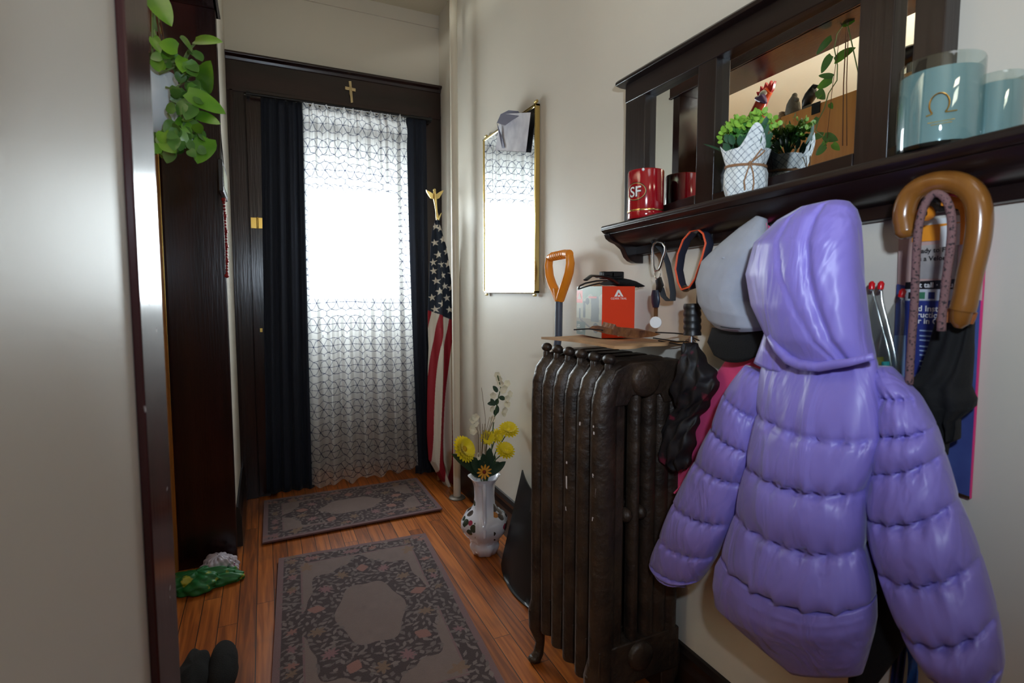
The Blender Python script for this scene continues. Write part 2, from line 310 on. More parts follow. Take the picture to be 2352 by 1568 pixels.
# ------------------------------------------------------------------ cloth helpers
def seg_d(X, Z, a, b):
    ax_, az_ = a; bx_, bz_ = b; dx, dz = bx_-ax_, bz_-az_; t = np.clip(((X-ax_)*dx+(Z-az_)*dz)/(dx*dx+dz*dz+1e-12), 0, 1)
    return np.hypot(X-ax_-t*dx, Z-az_-t*dz)
def noise1(x, seed=0, oct=4):
    r = np.random.RandomState(seed); y = 0*x
    for k in range(oct): y = y + np.sin(x*(1.7**k)*r.uniform(.8, 1.2)+r.uniform(0, 6.28))/(1.4**k)
    return y/2.2
def lace(X, Z):
    X = X+.005*np.sin(Z*13+1); Z = Z+.005*np.sin(X*11+2)
    w_, h_ = .118, .118
    row = np.floor(Z/h_+.5); X = X+np.where(np.mod(row, 3) == 1, .031, 0)
    x = np.abs(np.mod(X/w_+.5, 1)-.5)*w_; z = np.abs(np.mod(Z/h_+.5, 1)-.5)*h_
    d = np.abs(z)
    for a, b in (((0, 0), (.024, .036)), ((.024, .036), (.059, .044)), ((.024, .036), (0, .048)), ((0, .048), (0, .059)), ((.059, 0), (.044, .030)), ((.044, .030), (.024, .036))):
        d = np.minimum(d, seg_d(x, z, a, b))
    return d
# sheer curtain
YC = 3.055
a0 = ay(694, 236, YC); a1 = ay(934, 268, YC); b0 = ay(716, 1118, YC); b1 = ay(962, 1086, YC)
nz_, nx_ = 900, 330; T = np.linspace(0, 1, nz_)[:, None]; S = np.linspace(0, 1, nx_)[None, :]
xl = a0.x+(b0.x-a0.x)*T; xr = a1.x+(b1.x-a1.x)*T**1.5; Xc = xl+(xr-xl)*S
ztop = a0.z+.006*np.sin(S*70)+.004*np.sin(S*151); zbot = .035+.010*np.sin(S*27+1)+.03*S
Zc = ztop+(zbot-ztop)*T
amp = .004+.024*T**.7
fold = np.sin(S*2*PI*7+1.2*np.sin(T*2)+.6)*amp+np.sin(S*2*PI*17+T*3)*(.007-.004*T)+.004*np.sin(S*2*PI*31)*np.exp(-T*18)
bul = .018*np.exp(-((T-.045)/.02)**2)*(-1)+.012*np.exp(-((T-.012)/.012)**2)
Yc = YC+fold+bul+.006*noise1(S*40, 3)*np.exp(-T*14)
G = np.stack([Xc+.004*np.cos(S*2*PI*7)*T, Yc, Zc], 2)
d = lace((Xc-xl)*1.15, Zc+.01*T)
ln = np.clip((.0023-d)/.0009, 0, 1)
hem = ((Zc < zbot+.075) & (Zc > zbot+.068)).astype(float)*.3
cc = (1-ln)[..., None]*np.array([.82, .82, .80])+ln[..., None]*np.array([.035, .045, .08])
m_sheer = bpy.data.materials.new('sheer_lace_fabric'); m_sheer.use_nodes = True; N, L = nodes(m_sheer); N.remove(N['Principled BSDF'])
at = N.new('ShaderNodeAttribute'); at.attribute_name = 'Col'; di = N.new('ShaderNodeBsdfDiffuse'); tl = N.new('ShaderNodeBsdfTranslucent'); tr = N.new('ShaderNodeBsdfTransparent')
L.new(at.outputs['Color'], di.inputs[0]); L.new(at.outputs['Color'], tl.inputs[0])
q1 = N.new('ShaderNodeMixShader'); q1.inputs[0].default_value = .5; L.new(di.outputs[0], q1.inputs[1]); L.new(tl.outputs[0], q1.inputs[2])
sc_ = N.new('ShaderNodeSeparateColor'); L.new(at.outputs['Color'], sc_.inputs[0]); r_ = N.new('ShaderNodeMapRange'); r_.inputs[2].default_value = .82; r_.inputs[3].default_value = .9; r_.inputs[4].default_value = .48
L.new(sc_.outputs[0], r_.inputs[0]); q2 = N.new('ShaderNodeMixShader'); L.new(r_.outputs[0], q2.inputs[0]); L.new(tr.outputs[0], q2.inputs[1]); L.new(q1.outputs[0], q2.inputs[2]); L.new(q2.outputs[0], N['Material Output'].inputs[0])
sh = MB().grid(G).build('sheer_curtain', m_sheer, smooth=180, col=cc.reshape(-1, 3))
tag(sh, 'white sheer curtain with thin dark star line pattern covering the bright doorway', 'curtain')
m_navy = mat('navy_curtain_fabric', srgb(13, 20, 36), .85, bump=.1, bscale=300, sheen=.05)
def drape(u0, v0, u1, v1, ub0, vb0, ub1, vb1, Y, nf, am):
    c0 = ay(u0, v0, Y); c1 = ay(u1, v1, Y); e0 = ay(ub0, vb0, Y); e1 = ay(ub1, vb1, Y)
    T = np.linspace(0, 1, 60)[:, None]; S = np.linspace(0, 1, 160)[None, :]
    l = c0.x+(e0.x-c0.x)*T; r = c1.x+(e1.x-c1.x)*T; X = l+(r-l)*S+0*T
    Z = c0.z+(max(e0.z, .012)-c0.z)*T+0*S
    Yy = Y+np.sin(S*2*PI*nf+.8*np.sin(T*2.5))*am*(.5+.5*T)+.2*am*np.sin(S*2*PI*nf*2.3+T*2)
    return np.stack([X+.15*am*np.cos(S*2*PI*nf), Yy, Z], 2)
nc = MB().sheet(drape(598, 222, 700, 232, 612, 1135, 722, 1130, 3.096, 4, .014), .002).build('navy_curtain', m_navy, smooth=180)
tag(nc, 'wide dark navy curtain panel left of the sheer curtain', 'curtain')
nd = MB().sheet(drape(928, 262, 978, 270, 955, 1090, 990, 1088, 3.098, 2, .012), .002).build('navy_curtain', m_navy, smooth=180)
tag(nd, 'narrow dark navy curtain panel right of the sheer curtain, next to the flag', 'curtain')
rd = MB().tube([(DX0-.03, 3.075, 2.118), (DX1+.02, 3.075, 2.118)], .008, 10).build('curtain_rod', m_darkgrey); tag(rd, 'thin dark curtain rod across the doorway top behind the gathered sheer', 'curtain rod')
for xx in (DX0-.02, DX1+.01): B((xx-.008, 3.07, 2.105), (xx+.008, FY-.03, 2.13)).build('rod_bracket', m_darkgrey, rd)
# ------------------------------------------------------------------ crosses and small wall things
q = ay(805, 210, 3.112); R = lambda u, v: ay(u, v, 3.112)
m = MB(); m.prism([R(801, 186), R(807, 186), R(811, 235), R(806, 236)], (0, .005, 0)); m.prism([R(793, 198), R(817, 203), R(817, 210), R(793, 205)], (0, .005, 0))
m_cream = mat('aged_ivory', srgb(214, 190, 140), .4, .3)
cr = m.build('wall_cross', m_cream, bevel=.001); tag(cr, 'small pale gold cross fixed on the dark door header', 'cross')
cf = MB(); cf.tube([R(804, 200), R(805, 215), R(807, 226)], [.0045, .006, .003], 8); cf.ball(R(804, 197), .005, 10, 8); cf.tube([R(796, 201), R(804, 204), R(814, 206)], [.002, .0035, .002], 6); cf.build('cross_figure', m_cream, cr)
# framed card and beads on the left wall
W_ = lambda u, v, o=.0: ax(u, v, LX+o)
t = thing('holy_card', 'small dark framed picture card hanging by a black cord on the narrow left wall', 'picture', W_(520, 460, .02))
c = W_(521, 420, .02); zt = W_(519, 385, .02).z; zb = W_(523, 457, .02).z; y0, y1 = c.y-.17, c.y+.10
B((LX+.001, y0, zb), (LX+.016, y1, zt)).build('frame', m_black, t, bevel=.002)
MB().box((LX+.016, y0+.02, zb+.02), (LX+.018, y1-.02, zt-.02)).build('card', mat('olive_card', srgb(150, 148, 100), .6, var=.5, vscale=18), t)
MB().tube([(LX+.008, y0+.02, zt), (LX+.008, (y0+y1)/2-.02, zt+.12), (LX+.008, y1-.02, zt)], .002, 6).build('cord', m_black, t)
t = MB(); zz = zb-.01
for i in range(26):
    f = i/25; t.ball((LX+.008, c.y-.03+.05*math.sin(f*3), zz-.30*f), .006 if i % 5 else .009, 8, 6)
o = t.build('rosary', mat('red_beads', srgb(150, 40, 44), .3)); tag(o, 'strand of small red rosary beads hanging below the framed card on the left wall', 'rosary')
q = W_(556, 1045, .0); o = MB().box((LX, q.y-.12, q.z-.05), (LX+.008, q.y-.04, q.z+.05)).build('wall_outlet', m_white, bevel=.002); tag(o, 'small white wall outlet plate low on the left wall near the door', 'outlet')
# ------------------------------------------------------------------ flag on its pole
YF = 2.86
fl = thing('flag_on_pole', 'american flag furled on a leaning pole with gold eagle, standing in the door corner', 'flag', az(1040, 1100, 0))
pt = ay(1004, 505, YF+.03); pb2 = Vector((.90, 2.95, .01))
MB().tube([pb2, pt], .010, 12).build('pole', wood('flag_pole_wood', srgb(150, 100, 60), srgb(110, 70, 40), .4), fl)
kv = [505, 530, 570, 640, 720, 800, 900, 1000, 1060, 1100, 1142]; kl = [1000, 993, 990, 988, 986, 989, 986, 985, 989, 1012, 1040]; kr = [1008, 1014, 1026, 1035, 1040, 1043, 1044, 1045, 1047, 1048, 1050]
nt, ns = 520, 130; vv = np.linspace(505, 1142, nt); gl = np.interp(vv, kv, kl); gr_ = np.interp(vv, kv, kr)
A = np.zeros((nt, ns, 3)); Cq = np.zeros((nt, ns, 3))
for i in range(nt):
    a = ay(gl[i], vv[i], YF); b = ay(gr_[i], vv[i], YF)
    s = np.linspace(0, 1, ns); t_ = i/(nt-1)
    A[i, :, 0] = a.x+(b.x-a.x)*s; A[i, :, 2] = a.z+(b.z-a.z)*s
    A[i, :, 1] = YF+(.030*np.sin(s*PI*2*1.5+t_*2)+.012*np.sin(s*PI*2*3.1+2))*min(1, .2+t_*2)
Sg = np.tile(np.linspace(0, 1, ns), (nt, 1)); Vg = np.tile(vv[:, None], (1, ns)); Ug = gl[:, None]+(gr_-gl)[:, None]*Sg
red = np.array(srgb(150, 22, 38)[:3]); wht = np.array(srgb(222, 214, 200)[:3]); nav = np.array(srgb(22, 34, 52)[:3])
tt = (Vg-700)/440
qq = (Ug-985)/60+.95*tt**1.0*.75+.12*np.sin(tt*4.5)
Cq[:] = np.where((np.mod(qq*2.1+.62, 1) < .5)[..., None], wht, red)
can = Vg < (712+(Ug-985)*.42); Cq[can] = nav
stars = [(1000, 520), (1011, 524), (1018, 550), (999, 557), (1006, 585), (1027, 577), (996, 602), (1030, 606), (1013, 607), (997, 622), (1018, 632), (1037, 603), (1002, 645), (1023, 657), (1038, 628), (1008, 669), (1028, 684), (1034, 711), (1012, 697), (994, 683), (1037, 660), (1000, 710)]
for (su, sv) in stars:
    dx = (Ug-su)/8.6; dy = (Vg-sv)/9.2; r = np.hypot(dx, dy); an = np.arctan2(dx, -dy)+.15
    an = np.mod(an+PI/5, 2*PI/5)-PI/5; lim = .40/np.cos(PI/5*1.0-np.abs(an))*1.0
    lim = .382*math.sin(PI*.3+.0)/np.maximum(1e-3, np.sin(PI-(PI/5-np.abs(an))-PI*.2*0-1.257+.0)) if False else 1/(np.cos(an)+np.abs(np.sin(an))*(1/.382-math.cos(PI/5))/math.sin(PI/5))
    Cq[(r < lim) & can] = wht
m_flag = mat('flag_cloth', (1, 1, 1, 1), .8, attr=True, bump=.08, bscale=400)
MB().sheet(A, .0015).build('flag', m_flag, fl, smooth=180, col=np.vstack([Cq.reshape(-1, 3)]*2))
m = MB(); E_ = lambda u, v, o=0: ay(u, v, YF+.03+o)
m.tube([E_(1005, 508), E_(1005, 500), E_(1003, 488), E_(1001, 470), E_(999, 455), E_(998, 438)], [.006, .010, .006, .008, .011, .007], 10)
for sg in (-1, 1):
    w0 = E_(999, 452); k = sg
    m.prism([E_(999+2*k, 458), E_(999+10*k, 455), E_(999+19*k, 440), E_(999+20*k, 436), E_(999+10*k, 441), E_(999+3*k, 446)], (0, .008, 0))
m.ball(E_(998, 436), .008, 10, 8); m.tube([E_(998, 436), E_(995, 438)], [.004, .001], 6)
m.build('eagle_finial', m_gold, fl)
m = MB(); m.tube([E_(1008, 505, -.02), E_(1011, 495, -.02), E_(1014, 489, -.02)], [.002, .004, .002], 6); m.build('tassel', m_gold, fl)
# ------------------------------------------------------------------ rugs
def rug_col(U, V, W, H, seed):
    r = np.random.RandomState(seed); C3 = np.zeros(U.shape+(3,)); base = np.array(srgb(116, 98, 94)[:3]); dk = np.array(srgb(62, 46, 48)[:3]); lf = np.array(srgb(112, 98, 96)[:3]); rim = np.array(srgb(116, 88, 90)[:3])
    C3[:] = base*(1+.10*noise1(U*60, seed)[..., None]*noise1(V*55, seed+1)[..., None])
    e = np.minimum(np.minimum(U, W-U), np.minimum(V, H-V))
    bord = (e > .022) & (e < .082); C3[e <= .022] = rim; C3[(e > .082) & (e < .09)] = rim
    cx_, cy_ = W/2, H/2; an = np.arctan2((V-cy_)/H, (U-cx_)/W); rr = np.hypot((U-cx_)/(W*.37), (V-cy_)/(H*.37))
    outer = 1+.07*np.cos(8*an)+.03*np.cos(16*an); inner = .50+.03*np.cos(6*an); ring = (rr < outer) & (rr > inner)
    dark = bord | ring; C3[dark] = dk
    n = int(3600*W*H/.5)
    pts = r.uniform(0, 1, (n, 2))*[W, H]; kept = []
    du = U[0, 1]-U[0, 0]; dv = V[1, 0]-V[0, 0]
    def stamp(x, y, a, b, th, c, test=None, petals=0):
        R_ = max(a, b)*1.4; i0 = int(max(0, (x-R_)/du)); i1 = int(min(U.shape[1], (x+R_)/du+2)); j0 = int(max(0, (y-R_)/dv)); j1 = int(min(U.shape[0], (y+R_)/dv+2))
        if i1 <= i0 or j1 <= j0: return
        uu = U[j0:j1, i0:i1]-x; v2 = V[j0:j1, i0:i1]-y; p = uu*math.cos(th)+v2*math.sin(th); q_ = -uu*math.sin(th)+v2*math.cos(th)
        if petals: rr_ = np.hypot(p/a, q_/b); mk = rr_ < .75+.25*np.cos(petals*np.arctan2(q_, p))
        else: mk = (np.abs(p) < a) & (np.abs(q_) < b*(1-np.abs(p)/a)**.7)
        sub = C3[j0:j1, i0:i1]; sub[mk] = c
    for x, y in pts:
        i = min(int(x/du), U.shape[1]-1); j = min(int(y/dv), U.shape[0]-1)
        if not dark[j, i]: continue
        if any((x-a)**2+(y-b)**2 < .019**2 for a, b in kept[-400:]): continue
        kept.append((x, y)); stamp(x, y, r.uniform(.010, .017), r.uniform(.004, .008), r.uniform(0, 6.28), lf*r.uniform(.75, 1.15))
    warm = [np.array(srgb(150, 104, 96)[:3]), np.array(srgb(128, 100, 82)[:3]), np.array(srgb(140, 100, 104)[:3])]
    for k in range(14):
        a = 2*PI*k/14+.2; stamp(cx_+W*.37*.80*math.cos(a), cy_+H*.37*.80*math.sin(a), .030, .024, a, warm[k % 3]*.8, petals=(0, 7, 9)[k % 3])
    for sx in (.17, .83):
        for sy in (.12, .88): stamp(W*sx, H*sy, .04, .025, sx*4+sy, warm[1]*.85, petals=5)
    for k in range(40):
        f = r.uniform(0, 1); s_ = r.randint(4); x, y = [(f*W, .052), (f*W, H-.052), (.052, f*H), (W-.052, f*H)][s_]; stamp(x, y, .022, .016, r.uniform(0, 6), warm[k % 3]*.75, petals=6)
    return C3
m_rug = mat('woven_rug', (1, 1, 1, 1), .95, attr=True, bump=.4, bscale=420, sheen=.15)
def rug(label, c00, c10, c11, c01, seed):                           # near-left, near-right, far-right, far-left
    W = (c10-c00).length; H = (c01-c00).length; nu, nv = int(W/.0022), int(H/.0022)
    s = np.linspace(0, 1, nu)[None, :, None]; t_ = np.linspace(0, 1, nv)[:, None, None]
    A = (1-t_)*((1-s)*np.array(c00)+s*np.array(c10))+t_*((1-s)*np.array(c01)+s*np.array(c11))
    A[..., 2] = .0085+.0008*np.sin(A[..., 0]*31)*np.cos(A[..., 1]*23)
    U = np.tile(np.linspace(0, W, nu), (nv, 1)); V = np.tile(np.linspace(0, H, nv)[:, None], (1, nu)); C3 = rug_col(U, V, W, H, seed).reshape(-1, 3)
    o = MB().sheet(A, .0075).build('rug', m_rug, smooth=60, col=np.vstack([C3, C3])); tag(o, label, 'rug', None); return o
G_ = lambda u, v: az(u, v, .009)
rug('small mauve floral rug lying crosswise at the foot of the sheer curtain', G_(603, 1249), G_(1016, 1170), G_(957, 1099), G_(607, 1152), 5)
c01, c11 = G_(640, 1285), G_(977, 1227); c00 = G_(624, 1568); c10 = G_(1158, 1568)
dl = (c00-c01).normalized()*1.02; dr = (c10-c11).normalized()*1.02
rug('larger mauve floral rug with dark medallion in the foreground of the hall floor', c01+dl, c11+dr, c11, c01, 11)
# ------------------------------------------------------------------ vase with flowers
vb = az(1113, 1268); vx, vy = vb.x, vb.y; px = .00180
t = thing('flower_vase', 'white porcelain floor vase with painted rose sprays and a tall handle on the wood floor', 'vase', (vx, vy, 0))
prof = [(0, .0), (.040, 0), (.050, .004), (.056, .02), (.062, .03), (.064, .045), (.058, .055), (.070, .075), (.090, .10), (.101, .125), (.100, .150), (.084, .175), (.058, .195), (.046, .215), (.043, .25), (.044, .29), (.050, .315), (.066, .332), (.068, .336), (.060, .335), (.045, .315), (.038, .28), (.036, .23), (0, .22)]
def vase_mat():
    m = mat('painted_porcelain', srgb(226, 226, 236), .08, coat=.6); N, L = nodes(m); b = N['Principled BSDF']
    tc = N.new('ShaderNodeTexCoord'); vo = N.new('ShaderNodeTexVoronoi'); vo.inputs['Scale'].default_value = 30; L.new(tc.outputs['Object'], vo.inputs['Vector'])
    sp = N.new('ShaderNodeSeparateXYZ'); L.new(tc.outputs['Object'], sp.inputs[0])
    def M(op, a, c=0.0):
        n = N.new('ShaderNodeMath'); n.operation = op
        for i, q in enumerate((a, c)):
            if isinstance(q, (int, float)): n.inputs[i].default_value = q
            else: L.new(q, n.inputs[i])
        return n.outputs[0]
    ang = M('ABSOLUTE', M('ADD', sp.outputs[0], M('MULTIPLY', sp.outputs[1], -.47*0)))
    side = M('GREATER_THAN', M('ABSOLUTE', M('ADD', M('MULTIPLY', sp.outputs[0], .93), M('MULTIPLY', sp.outputs[1], -.37))), .038)
    band = M('MULTIPLY', M('GREATER_THAN', sp.outputs[2], .08), M('LESS_THAN', sp.outputs[2], .24)); leaf = M('LESS_THAN', vo.outputs['Distance'], .5)
    k = M('MULTIPLY', M('MULTIPLY', side, band), leaf)
    cr = N.new('ShaderNodeValToRGB'); cr.color_ramp.interpolation = 'CONSTANT'; e = cr.color_ramp.elements; e[0].color = srgb(60, 72, 58); e[1].position = .5; e[1].color = srgb(170, 60, 90)
    e3 = cr.color_ramp.elements.new(.62); e3.color = srgb(74, 62, 58); e4 = cr.color_ramp.elements.new(.85); e4.color = srgb(196, 130, 70)
    L.new(vo.outputs['Color'], cr.inputs[0]); mx = N.new('ShaderNodeMix'); mx.data_type = 'RGBA'; L.new(k, mx.inputs[0]); mx.inputs[6].default_value = srgb(226, 226, 236); L.new(cr.outputs[0], mx.inputs[7]); L.new(mx.outputs[2], b.inputs['Base Color']); return m
m_vase = vase_mat(); m_porc = mat('white_porcelain', srgb(222, 222, 234), .08, coat=.6)
wob = lambda a, z: (.05*math.cos(8*a) if z < .05 else (.035*math.cos(6*a) if z < .19 else (.06*math.cos(5*a) if z > .31 else 0)))
MB().lathe(prof, (vx, vy, 0), 56, wob=wob).build('vase_body', m_vase, t, smooth=60)
tc_ = Vector((-vx, -vy, 0)).normalized()
for sg in (1, -1):
    h = [Vector((vx, vy, z))+tc_*sg*r for r, z in ((.045, .315), (.066, .305), (.074, .28), (.070, .24), (.066, .20), (.080, .17), (.098, .135), (.100, .11))]
    MB().tube(h, [.007, .009, .009, .008, .009, .011, .010, .006], 12).build('handle', m_porc, t)
VP_ = lambda u, v, o=0: CAM + ray(u, v)*((vy+o)/ray(u, v).y)
m_yel = mat('yellow_petals', srgb(240, 216, 30), .6, sheen=.2); m_wp = mat('cream_petals', srgb(232, 224, 200), .6); m_stem = mat('green_stem', srgb(60, 84, 48), .6); m_leafd = mat('dark_green_leaf', srgb(36, 64, 44), .55, var=.3, vscale=40)
m_tw = mat('dry_twig', srgb(130, 112, 88), .8); m_or = mat('orange_petals', srgb(226, 160, 50), .6); m_ctr = mat('flower_centre', srgb(190, 150, 20), .8); m_ctr2 = mat('red_brown_centre', srgb(120, 40, 20), .8)
def petal_ring(m, c, n, r0, r1, wd, tilt, fwd, rot0=0):
    fwd = Vector(fwd).normalized(); a = fwd.cross(Vector((0, 0, 1))).normalized(); b = a.cross(fwd)
    for k in range(n):
        an = 2*PI*k/n+rot0; d = a*math.cos(an)+b*math.sin(an); e = fwd.cross(d)
        pts = []
        for s_, w_ in ((0, .35), (.35, .9), (.7, 1), (.92, .6), (1, .12)):
            rr = r0+(r1-r0)*s_; z = tilt*math.sin(s_*1.6)*r1
            for q in (-1, 0, 1): pts.append(Vector(c)+d*rr+e*q*w_*wd/2+fwd*(z-(.0 if q else .12*wd)))
        n0 = len(m.v); m.v += [P3(p) for p in pts]; m.f += [(n0+i*3+j, n0+i*3+j+1, n0+i*3+j+4, n0+i*3+j+3) for i in range(4) for j in range(2)]
rim = Vector((vx, vy, .30)); toC = Vector((-.45, -1, .25))
def flower(name, label, u, v, o, r, n, mp, mc, fwd, lay=2):
    c = VP_(u, v, o); t = thing(name, label, 'flower', (rim.x, rim.y, .27), 'flowers in the floor vase')
    m = MB()
    for l in range(lay): petal_ring(m, c+Vector(fwd).normalized()*.002*l, n, r*.12, r*(1-.16*l), r*.27, .12+.25*l, fwd, l*.2)
    m.build('petals', mp, t, smooth=180); MB().ball(c+Vector(fwd).normalized()*.003, (r*.24,)*3, 12, 8).build('flower_centre', mc, t)
    mid = (rim+c)/2+Vector((0, 0, .03)); MB().tube([rim-Vector((0, 0, .05)), rim+(mid-rim)*.5+Vector((0, 0, .01)), mid, c-Vector(fwd).normalized()*.006], .0025, 6).build('stem', m_stem, t); return t
flower('gerbera_daisy', 'large yellow gerbera on the left of the vase bouquet', 1064, 1032, -.06, .058, 22, m_yel, m_ctr, (.5, -.8, .55), 3)
flower('gerbera_daisy', 'yellow gerbera at the upper right of the vase bouquet', 1168, 988, .0, .046, 18, m_yel, m_yel, (-.1, -.6, .9), 3)
flower('gerbera_daisy', 'yellow gerbera below the upper right one in the vase', 1160, 1035, -.03, .044, 18, m_yel, m_yel, (.0, -.7, .8), 3)
flower('chrysanthemum', 'yellow chrysanthemum in the middle of the bouquet, left bloom', 1120, 1005, -.02, .034, 14, m_yel, m_yel, (-.3, -1, .3), 3)
flower('chrysanthemum', 'yellow chrysanthemum in the middle of the bouquet, right bloom', 1141, 1001, .01, .034, 14, m_yel, m_yel, (.3, -1, .4), 3)
flower('orange_daisy', 'small orange daisy with dark centre hanging over the vase rim', 1112, 1083, -.10, .032, 11, m_or, m_ctr2, (-.1, -1, .0), 1)
def leafm(m, base, tip, w_, nrm=(0, -1, .2), curl=.12, fold=.10, heart=False, seg=9):
    base = Vector(base); tip = Vector(tip); d = tip-base; L_ = d.length; d.normalize(); e = d.cross(Vector(nrm)).normalized(); n = e.cross(d)
    pr = [0, .62, .92, 1, .94, .80, .60, .34, 0] if heart else [0, .45, .75, .95, 1, .92, .72, .42, 0]
    pos = [0, .04, .16, .32, .48, .64, .78, .90, 1]
    n0 = len(m.v)
    for s_, k in zip(pos, pr):
        c = base+d*L_*s_-n*curl*L_*(s_**2)
        back = -.10*L_*(1-s_/.16) if heart and s_ < .16 else 0
        for q in (-1, -.5, 0, .5, 1): m.v.append(P3(c+e*q*k*w_/2+d*(back*abs(q) if k else 0)+n*fold*abs(q)*w_*k*.6))
    for i in range(len(pos)-1):
        for j in range(4): m.f.append((n0+i*5+j, n0+i*5+j+1, n0+(i+1)*5+j+1, n0+(i+1)*5+j))
t = thing('blossom_branch', 'tall artificial white blossom branch rising above the yellow flowers in the vase', 'flower', (rim.x, rim.y, .27), 'flowers in the floor vase')
st = [rim-Vector((0, 0, .04)), VP_(1128, 1050), VP_(1133, 975), VP_(1142, 925), VP_(1150, 890), VP_(1143, 862)]; MB().tube(st, .0025, 6).build('stem', m_stem, t)
m = MB()
for (u, v) in ((1143, 862), (1149, 880), (1157, 890), (1152, 898), (1164, 880), (1171, 905), (1133, 908), (1163, 928), (1158, 942), (1127, 938), (1130, 962), (1165, 915), (1144, 870), (1156, 950)):
    c = VP_(u+rng.uniform(-2, 2), v, rng.uniform(-.03, .03)); petal_ring(m, c, 5, .001, .015, .014, .5, (rng.uniform(-.5, .5), -1, rng.uniform(-.3, .6)), rng.uniform(0, 1))
m.build('blossoms', m_wp, t, smooth=180)
m = MB()
for (u, v, u2, v2) in ((1136, 932, 1128, 915), (1138, 930, 1144, 915), (1137, 940, 1139, 955), (1146, 912, 1162, 916), (1143, 900, 1133, 886), (1141, 950, 1143, 930), (1138, 925, 1120, 927)): leafm(m, VP_(u, v), VP_(u2, v2), .020)
m.build('leaves', m_leafd, t, smooth=180)
t = thing('dried_flower_spray', 'short dried spray of beige twigs and pale blossoms leaning left in the vase', 'flower', (rim.x, rim.y, .27), 'flowers in the floor vase')
m = MB()
for k in range(16):
    u = rng.uniform(1085, 1140); v = rng.uniform(950, 1000); m.tube([rim, VP_(1105+(u-1110)*.3, 1060, -.03), VP_((u+1108)/2, (v+1030)/2, -.03), VP_(u, v, rng.uniform(-.05, .02))], .0011, 4)
m.tube([rim, VP_(1115, 960, -.04), VP_(1106, 890, -.04)], .001, 4); m.build('twigs', m_tw, t)
m = MB()
for (u, v) in ((1084, 964), (1092, 958), (1087, 990), (1082, 985), (1090, 972), (1097, 1048)):
    petal_ring(m, VP_(u, v, -.03), 5, .001, .016, .015, .5, (rng.uniform(-.5, .5), -1, .3), rng.uniform(0, 1))
m.build('blossoms', m_wp, t, smooth=180)
t = thing('bouquet_greenery', 'dark green serrated leaves around the vase rim', 'leaves', (rim.x, rim.y, .27), 'flowers in the floor vase')
m = MB()
for (u, v, w_) in ((1085, 1052, .05), (1078, 1072, .05), (1100, 1050, .055), (1112, 1045, .05), (1128, 1030, .05), (1135, 1060, .06), (1150, 1060, .04), (1162, 1062, .04), (1095, 1075, .05), (1140, 1045, .04), (1118, 1065, .06), (1060, 1055, .04), (1045, 1045, .04)): leafm(m, VP_(1114, 1092, -.01), VP_(u, v, rng.uniform(-.07, .03)), w_)
m.build('leaves', m_leafd, t, smooth=180)
# ------------------------------------------------------------------ radiator
RY0, NS, PITCH = 1.045, 6, .062
rt_ = thing('radiator', 'tall cast iron radiator in worn dark brown paint against the right wall', 'radiator', (.83, 1.20, 0))
m_rad = mat('aged_iron_paint', srgb(64, 49, 38), .46, .15, bump=.5, bscale=45, col2=srgb(40, 31, 26), vscale=14, thr=(.35, .65))
m_radl = mat('aged_iron_paint_light', srgb(110, 84, 60), .45, .2, bump=.3, bscale=45)
m_radp = mat('old_cream_paint_chip', srgb(200, 196, 200), .6)
fx = lambda u, y=RY0-.02: ay(u, 760, y).x
def section(k):
    y = RY0+PITCH*k; m = MB(); hw = .023
    xo = .733; m.tube([(xo, y, .13), (xo, y, .80), (xo+.002, y, .855), (xo+.010, y, .890), (xo+.028, y, .915), (xo+.05, y, .925)], [(.034, .026)]*3+[(.033, .026), (.030, .024), (.024, .02)], 16, flat=Vector((1, 0, 0)))
    m.tube([(.94, y, .13), (.94, y, .90)], [(.024, .025)]*2, 14, flat=Vector((1, 0, 0))); m.box((.735, y-.016, .13), (.783, y+.016, .88))
    for xx, w_ in ((.822, .015), (.868, .020), (.908, .024)): m.tube([(xx, y, .14), (xx, y, .90)], [(w_, .020)]*2, 12, flat=Vector((1, 0, 0)))
    m.prism([(.722, y-hw, .845), (.728, y-hw, .895), (.752, y-hw, .932), (.79, y-hw, .948), (.94, y-hw, .950), (.958, y-hw, .942), (.964, y-hw, .92), (.964, y-hw, .845), (.90, y-hw, .842), (.89, y-hw, .865), (.80, y-hw, .868), (.785, y-hw, .845)], (0, 2*hw, 0))
    m.prism([(.712, y-hw, .13), (.964, y-hw, .13), (.964, y-hw, .24), (.712, y-hw, .24)], (0, 2*hw, 0))
    for zz in (.565,):
        for xx in (.798, .842): m.ball((xx, y-.004, zz), (.016, .021, .018), 10, 8)
    m.tube([(.744, y, .925), (.745, y, .947)], .010, 10); m.ball((.746, y, .957), (.015, .019, .013), 12, 8)
    m.tube([(.84, y-PITCH/2, .905), (.84, y+PITCH/2, .905)], .030, 16); m.tube([(.84, y-PITCH/2, .19), (.84, y+PITCH/2, .19)], .030, 16)
    return m
for k in range(NS):
    s_ = section(k).build('radiator_section', m_rad, rt_, bevel=.005)
for zz, rr in ((.905, .040), (.20, .036)):
    m = MB(); cxy = (.836, RY0-.023, zz)
    mm = MB().lathe([(rr+.002, 0), (rr, .008), (rr*.8, .014), (0, .016)], (0, 0, 0), 28); m.add([(cxy[0]+p[0], cxy[1]-p[2], cxy[2]+p[1]) for p in mm.v], mm.f); m.build('end_plug', m_rad, rt_)
def leg(y, sgn, x0):
    m = MB(); m.tube([(x0, y, .22), (x0-.012*sgn, y, .16), (x0-.016*sgn, y, .11), (x0-.004*sgn, y, .06), (x0-.010*sgn, y, .025), (x0-.022*sgn, y, .008)], [.024, .030, .024, .014, .016, .018], 12); m.ball((x0-.022*sgn, y, .012), (.022, .018, .012), 12, 8)
    m.ball((x0-.034*sgn, y, .165), .009, 8, 6); m.build('leg', m_rad, rt_)
